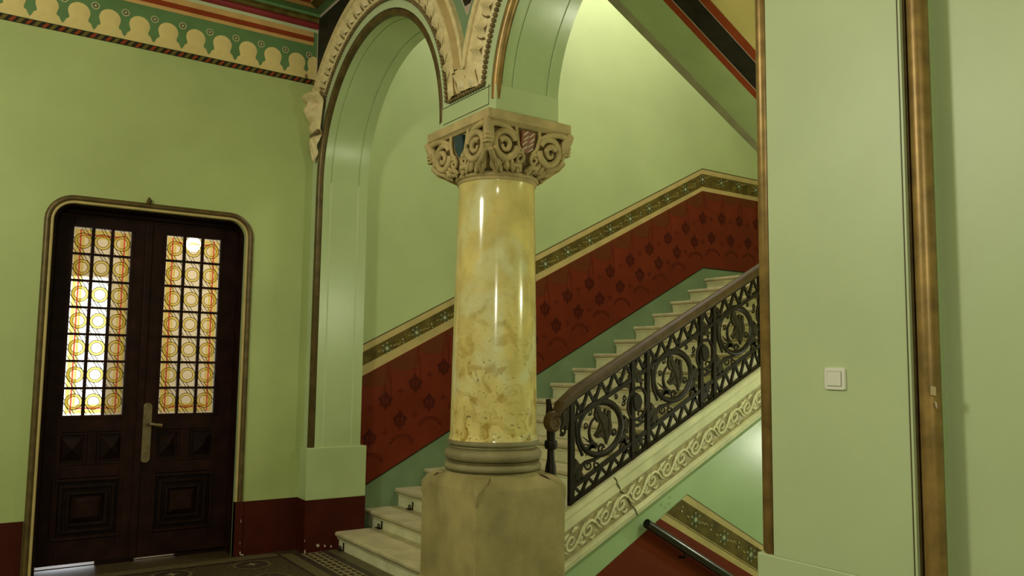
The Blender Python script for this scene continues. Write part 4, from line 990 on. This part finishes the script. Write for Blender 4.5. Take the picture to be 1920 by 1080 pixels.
# long bars
for f, n, h in ((zU, 'upper_bar', 0.026), (zL, 'lower_bar', 0.024), (lambda x: zR(x) - 0.006, 'top_bar', 0.016), (lambda x: zS(x) + 0.012, 'foot_bar', 0.024)):
    mb = MB(); bbar(mb, 3.31, f(3.31), XEND, f(XEND), h, 0.012); bfin(mb, n)
posts = [3.318]
k = 0
while 3.842 + 0.671 * k < XEND: posts += [3.842 + 0.671 * k, 3.982 + 0.671 * k]; k += 1
for i, x in enumerate(posts):
    mb = MB(); bbar(mb, x, zS(x) - 0.02, x, zR(x) + 0.01, 0.030 if i else 0.036, 0.015); bfin(mb, 'baluster_post')
# chevron friezes (each slanting bar its own piece)
for x in [3.345 + 0.055 * i for i in range(int((XEND - 3.4) / 0.055))]:
    i = int(round((x - 3.345) / 0.055)); a, b = (0, 1) if i % 2 == 0 else (1, 0)
    if x > 6.9: continue
    lo_, hi_ = (lambda q: zU(q) + 0.012), (lambda q: zR(q) - 0.01)
    f = lambda q, s: lo_(q) if s == 0 else hi_(q)
    mb = MB(); bbar(mb, x, f(x, b), x + 0.055, f(x + 0.055, a), 0.017, 0.008); bfin(mb, 'chevron_bar')
    lo_, hi_ = (lambda q: zS(q) + 0.02), (lambda q: zL(q) - 0.01)
    mb = MB(); bbar(mb, x, lo_(x) if b == 0 else hi_(x), x + 0.055, lo_(x + .055) if a == 0 else hi_(x + .055), 0.017, 0.008); bfin(mb, 'chevron_bar')
    if i % 2 == 0:
        xx = x + 0.055
        mb = MB(); zz = zU(xx) + 0.03
        mb.tube([P3(xx, zU(xx) + 0.01), P3(xx, zz + 0.015), P3(xx, zz + 0.04)], [0.012, 0.014, 0.004], 5, flat=((0, 1, 0), .5)); mb.tube([P3(xx - 0.018, zz + 0.006), P3(xx + 0.018, zz + 0.022)], 0.007, 5)
        bfin(mb, 'trefoil')
def lobed(cx, cz, w, h, rot, n=5):
    p = []
    for i in range(4 * n):
        a = 2 * PI * i / (4 * n); r = 1.0 + 0.30 * math.cos(n * a) + 0.12 * math.cos(a)
        x, z = w * r * math.cos(a), h * r * math.sin(a); p.append((cx + x * math.cos(rot) - z * math.sin(rot), cz + x * math.sin(rot) + z * math.cos(rot)))
    return p
def curl(cx, cz, r0, r1, a0, tn, r=0.008, n='tendril', dy=0.0):
    p = spiral(cx, cz, r0, r1, a0, tn, 18); bfin(btube(p, taper(len(p), r, r * 0.8), 6, dy=dy), n, smooth=50)
dragon = [(-35, 130), (-5, 125), (0, 105), (25, 75), (30, 108), (42, 112), (40, 70), (52, 62), (60, 105), (76, 100), (76, 55), (86, 10), (80, -30), (62, -58), (45, -95), (32, -66), (8, -50), (-25, -58), (-48, -40), (-22, -12), (-5, 28), (-28, 38), (-48, 75)]
for k in range(6):
    cx, cz = 3.560 + 0.669 * k, 1.143 + 0.3425 * k
    if cx > XEND - .3: continue
    fine = k < 5
    n = 36 if fine else 20
    p = [(cx + 0.182 * math.cos(2 * PI * i / n), cz + 0.170 * math.sin(2 * PI * i / n) + 0.10 * 0.182 * math.cos(2 * PI * i / n)) for i in range(n)]
    rr = [0.017 + 0.009 * (0.5 + 0.5 * math.cos(2 * PI * i / n - 0.2)) for i in range(n)]
    bfin(MB().tube([P3(a, b) for a, b in p], rr, 6, closed=True, flat=((0, 1, 0), 0.6)), 'scroll_ring', smooth=50)
    if not fine: continue
    s = 0.00112
    bfin(bplate([(cx + a * s, cz + b * s) for a, b in dragon], 0.009), 'foliage_head', IRON_L)
    for q_ in ([(-30, 95), (-12, 60), (10, 30), (30, -20), (42, -70)], [(58, 60), (66, 20), (62, -25)], [(-30, -42), (0, -20), (20, 10)]):
        bfin(btube([(cx + a * s, cz + b * s) for a, b in q_], 0.006, 6, dy=-0.010), 'vein', IRON_L, smooth=50)
    p = arc(cx + 0.01, cz - 0.02, 0.105, 1.9, 4.3, 14); bfin(btube(p, taper(len(p), 0.007, 0.018)), 'inner_stem', smooth=50)
    curl(cx + 0.118, cz - 0.028, 0.026, 0.008, 2.6, 1.4); curl(cx + 0.005, cz - 0.135, 0.030, 0.008, 0.2, 1.1, 0.010)
    curl(cx - 0.088, cz + 0.105, 0.020, 0.006, 4.0, 1.2, 0.006); curl(cx - 0.125, cz + 0.02, 0.020, 0.006, 4.0, 1.2, 0.006); curl(cx + 0.135, cz + 0.205, 0.016, 0.006, 4.4, 1.1, 0.007)
    curl(cx + 0.205, cz + 0.16, 0.018, 0.005, 3.6, 1.0, 0.007)
    for j in range(5):                                       # spiky leaf at the lower left of the ring
        a = PI * (0.92 + 0.11 * j); x0, z0 = cx - 0.075 - 0.01 * j + .02, cz - 0.125 + .004 * j
        ln = 0.105 - 0.008 * j
        bfin(bplate([(x0 + 0.014, z0 - 0.010), (x0 + 0.01, z0 + 0.016), (x0 + ln * math.cos(a), z0 + ln * math.sin(a) + 0.05 - 0.012 * j)], 0.006, -0.006), 'leaf_spike')
    # tendrils in the corners of the panel
    p = [(cx - 0.215, cz - 0.335), (cx - 0.19, cz - 0.26), (cx - 0.13, cz - 0.215), (cx - 0.05, cz - 0.20), (cx + 0.02, cz - 0.175)]; bfin(btube(p, [0.014, 0.015, 0.013, 0.012, 0.010]), 'acanthus_stem', smooth=50)
    curl(cx - 0.10, cz - 0.235, 0.034, 0.008, 2.2, 1.2); curl(cx - 0.03, cz - 0.235, 0.026, 0.008, 2.0, 1.1)
    bfin(bplate(lobed(cx - 0.185, cz - 0.265, 0.060, 0.036, 1.9), 0.008), 'acanthus_leaf', IRON_L)
    for (a0, r0) in ((cx + 0.215, cz + 0.02), (cx + 0.205, cz - 0.07), (cx + 0.20, cz - 0.12)):
        bfin(bplate(lobed(a0, r0, 0.046, 0.032, -1.2 - 3 * (a0 - cx - .2)), 0.008), 'acanthus_leaf', IRON_L)
    p = [(cx - 0.19, cz + 0.16), (cx - 0.205, cz + 0.05), (cx - 0.195, cz - 0.08), (cx - 0.15, cz - 0.17)]; bfin(btube(p, [0.008, 0.013, 0.014, 0.012]), 'side_stem', smooth=50)
    # narrow panel between the paired posts: oval with a bud
    ox, oz = cx + 0.322, cz + 0.155
    n = 22; p = [(ox - 0.005 + 0.088 * math.cos(2 * PI * i / n), oz + 0.105 * math.sin(2 * PI * i / n) + 0.02 * math.cos(2 * PI * i / n)) for i in range(n)]
    bfin(btube(p, 0.011, closed=True, dy=-0.012), 'oval_ring', smooth=50)
    bfin(bplate([(ox - 0.045, oz + 0.045), (ox - 0.015, oz + 0.075), (ox + 0.02, oz + 0.05), (ox + 0.035, oz + 0.01), (ox + 0.02, oz - 0.035), (ox - 0.01, oz - 0.05), (ox - 0.035, oz - 0.02)], 0.010, -0.012), 'bud')
    curl(ox + 0.03, oz - 0.075, 0.045, 0.010, 4.4, 0.9, 0.008); curl(ox - 0.105, oz + 0.035, 0.018, 0.006, 1.5, 1.1, 0.007)
    for (a, b) in ((ox - 0.09, oz + 0.13), (ox - 0.055, oz + 0.16), (ox + 0.0, oz + 0.20), (ox + 0.03, oz + 0.16), (ox + 0.0, oz - 0.30), (ox + 0.03, oz - 0.24), (ox - 0.03, oz - 0.22)):
        bfin(bplate(lobed(a, b, 0.036, 0.026, 2.0 + 20 * (a - ox)), 0.007), 'acanthus_leaf', IRON_L)
    p = [(ox + 0.0, oz + 0.24), (ox + 0.03, oz + 0.16), (ox + 0.05, oz + 0.10), (ox + 0.085, oz + 0.05)]; bfin(btube(p, 0.008), 'side_stem', smooth=50)
    p = [(ox - 0.12, oz - 0.08), (ox - 0.06, oz - 0.13), (ox + 0.01, oz - 0.15), (ox + 0.07, oz - 0.12)]; bfin(btube(p, [0.010, 0.013, 0.012, 0.008]), 'side_stem', smooth=50)
# scrolls under the volute
for (a, b, r0, t0) in ((3.255, 1.215, 0.034, 0.5), (3.285, 1.26, 0.026, 2.0), (3.245, 1.135, 0.028, 4.0)):
    curl(a, b, r0, 0.008, t0, 1.2, 0.009, 'bracket_scroll')
bfin(bplate(lobed(3.275, 1.215, 0.075, 0.034, 1.3), 0.008), 'acanthus_leaf', IRON_L)

# ================================================================== UPPER FLIGHT (seen from below)
uf = empty('upper_stair_flight', (3.0, 3.1, 4.46)); tag(uf, 'sloping painted underside of the upper stair flight with red and black bands', 'staircase')
uo = Vector(uf.location)
def ufin(mb, n, m, **k): mb.v = [(a - uo.x, b - uo.y, c - uo.z) for a, b, c in mb.v]; return mb.build(n, m, uf, **k)
UZ = lambda x: 4.10 - 0.528 * (x - 3.68)
UX0, UX1 = XB + 0.01, 7.75
def uband(n, m, ya, yb, off): ufin(MB().poly([(UX0, ya, UZ(UX0) - off), (UX1, ya, UZ(UX1) - off), (UX1, yb, UZ(UX1) - off), (UX0, yb, UZ(UX0) - off)]), n, m)
yb = [1.955, 4.168]
ufin(MB().prism([(UX0, yb[0], UZ(UX0)), (UX0, yb[1], UZ(UX0)), (UX0, yb[1], UZ(UX0) + .35), (UX0, yb[0], UZ(UX0) + .35)], [(UX1, yb[0], UZ(UX1)), (UX1, yb[1], UZ(UX1)), (UX1, yb[1], UZ(UX1) + .35), (UX1, yb[0], UZ(UX1) + .35)]), 'flight_slab', YELLOW)
STRIPG = mat('grey_stone_edge', (0.30, 0.28, 0.16), 0.6, var=0.15)
ufin(MB().prism([(UX0, 4.112, UZ(UX0) - .012), (UX0, 4.18, UZ(UX0) - .012), (UX0, 4.18, UZ(UX0) + .2), (UX0, 4.112, UZ(UX0) + .2)], [(UX1, 4.112, UZ(UX1) - .012), (UX1, 4.18, UZ(UX1) - .012), (UX1, 4.18, UZ(UX1) + .2), (UX1, 4.112, UZ(UX1) + .2)]), 'edge_moulding', STRIPG)
GREEN_B = mat('soffit_green', (0.36, 0.45, 0.20), 0.55, var=0.08, scale=4)
for a, b, m in ((4.112, 3.82, GREEN_B), (3.82, 3.765, BRICKRED), (3.765, 3.758, PINKLINE), (3.758, 3.598, DARK), (3.598, 3.592, PINKLINE), (3.592, 3.527, BRICKRED)):
    uband('soffit_band', m, b, a, 0.003)
    uband('soffit_band', m, 1.955 + (4.112 - a), 1.955 + (4.112 - b), 0.003)

# ================================================================== LOWER FLIGHT AND WALL HANDRAIL
lf = empty('descending_staircase', (3.1, 3.1, 0)); tag(lf, 'stone steps leading down under the marble staircase', 'staircase')
for k in range(0, 18):
    MB().box(0.0 + 0.28 * k, 0.30 + 0.28 * k, 1.96 - 3.1, SPY - 0.006 - 3.1, -0.165 * (k + 1) - 0.16, -0.165 * (k + 1)).build('step', MARBLE_T, lf)
wr = empty('wall_handrail', (4.1, SPY - .06, 0.42)); tag(wr, 'black tubular handrail sloping down the wall under the stairs', 'handrail')
RZ = lambda x: 0.441 - 0.564 * (x - 4.068)
q = [(x, SPY - 0.062, RZ(x)) for x in (3.98, 4.6, 5.4, 6.4, 7.6)]
MB().tube([(a - 4.1, b - SPY + .06, c - 0.42) for a, b, c in q], 0.032, 12).build('rail_tube', BLACKRAIL, wr, smooth=50)
for x in (4.35, 5.3, 6.3):
    MB().tube([(x - 4.1, -0.005, RZ(x) - 0.42 - .02), (x - 4.1, -0.005, RZ(x) - 0.42 - .06), (x - 4.1, 0.058, RZ(x) - 0.42 - .07)], 0.009, 8).build('rail_bracket', IRON, wr, smooth=50)

# labels for the setting
for n, l in (('wall_left', 'pale green wall with painted frieze around the double door'), ('wall_stair', 'pale green stair wall with painted red drapery dado'),
             ('wall_arcade', 'green wall above the arches with cream leaf mouldings'), ('wall_spine', 'green wall under the stairs with flower band'), ('floor', 'dark brown mosaic floor with pale lattice border'),
             ('wall_right', 'plain green wall at the far right of the picture'), ('baseboard_left', 'maroon painted base of the door wall')):
    bpy.data.objects[n]['label'] = l
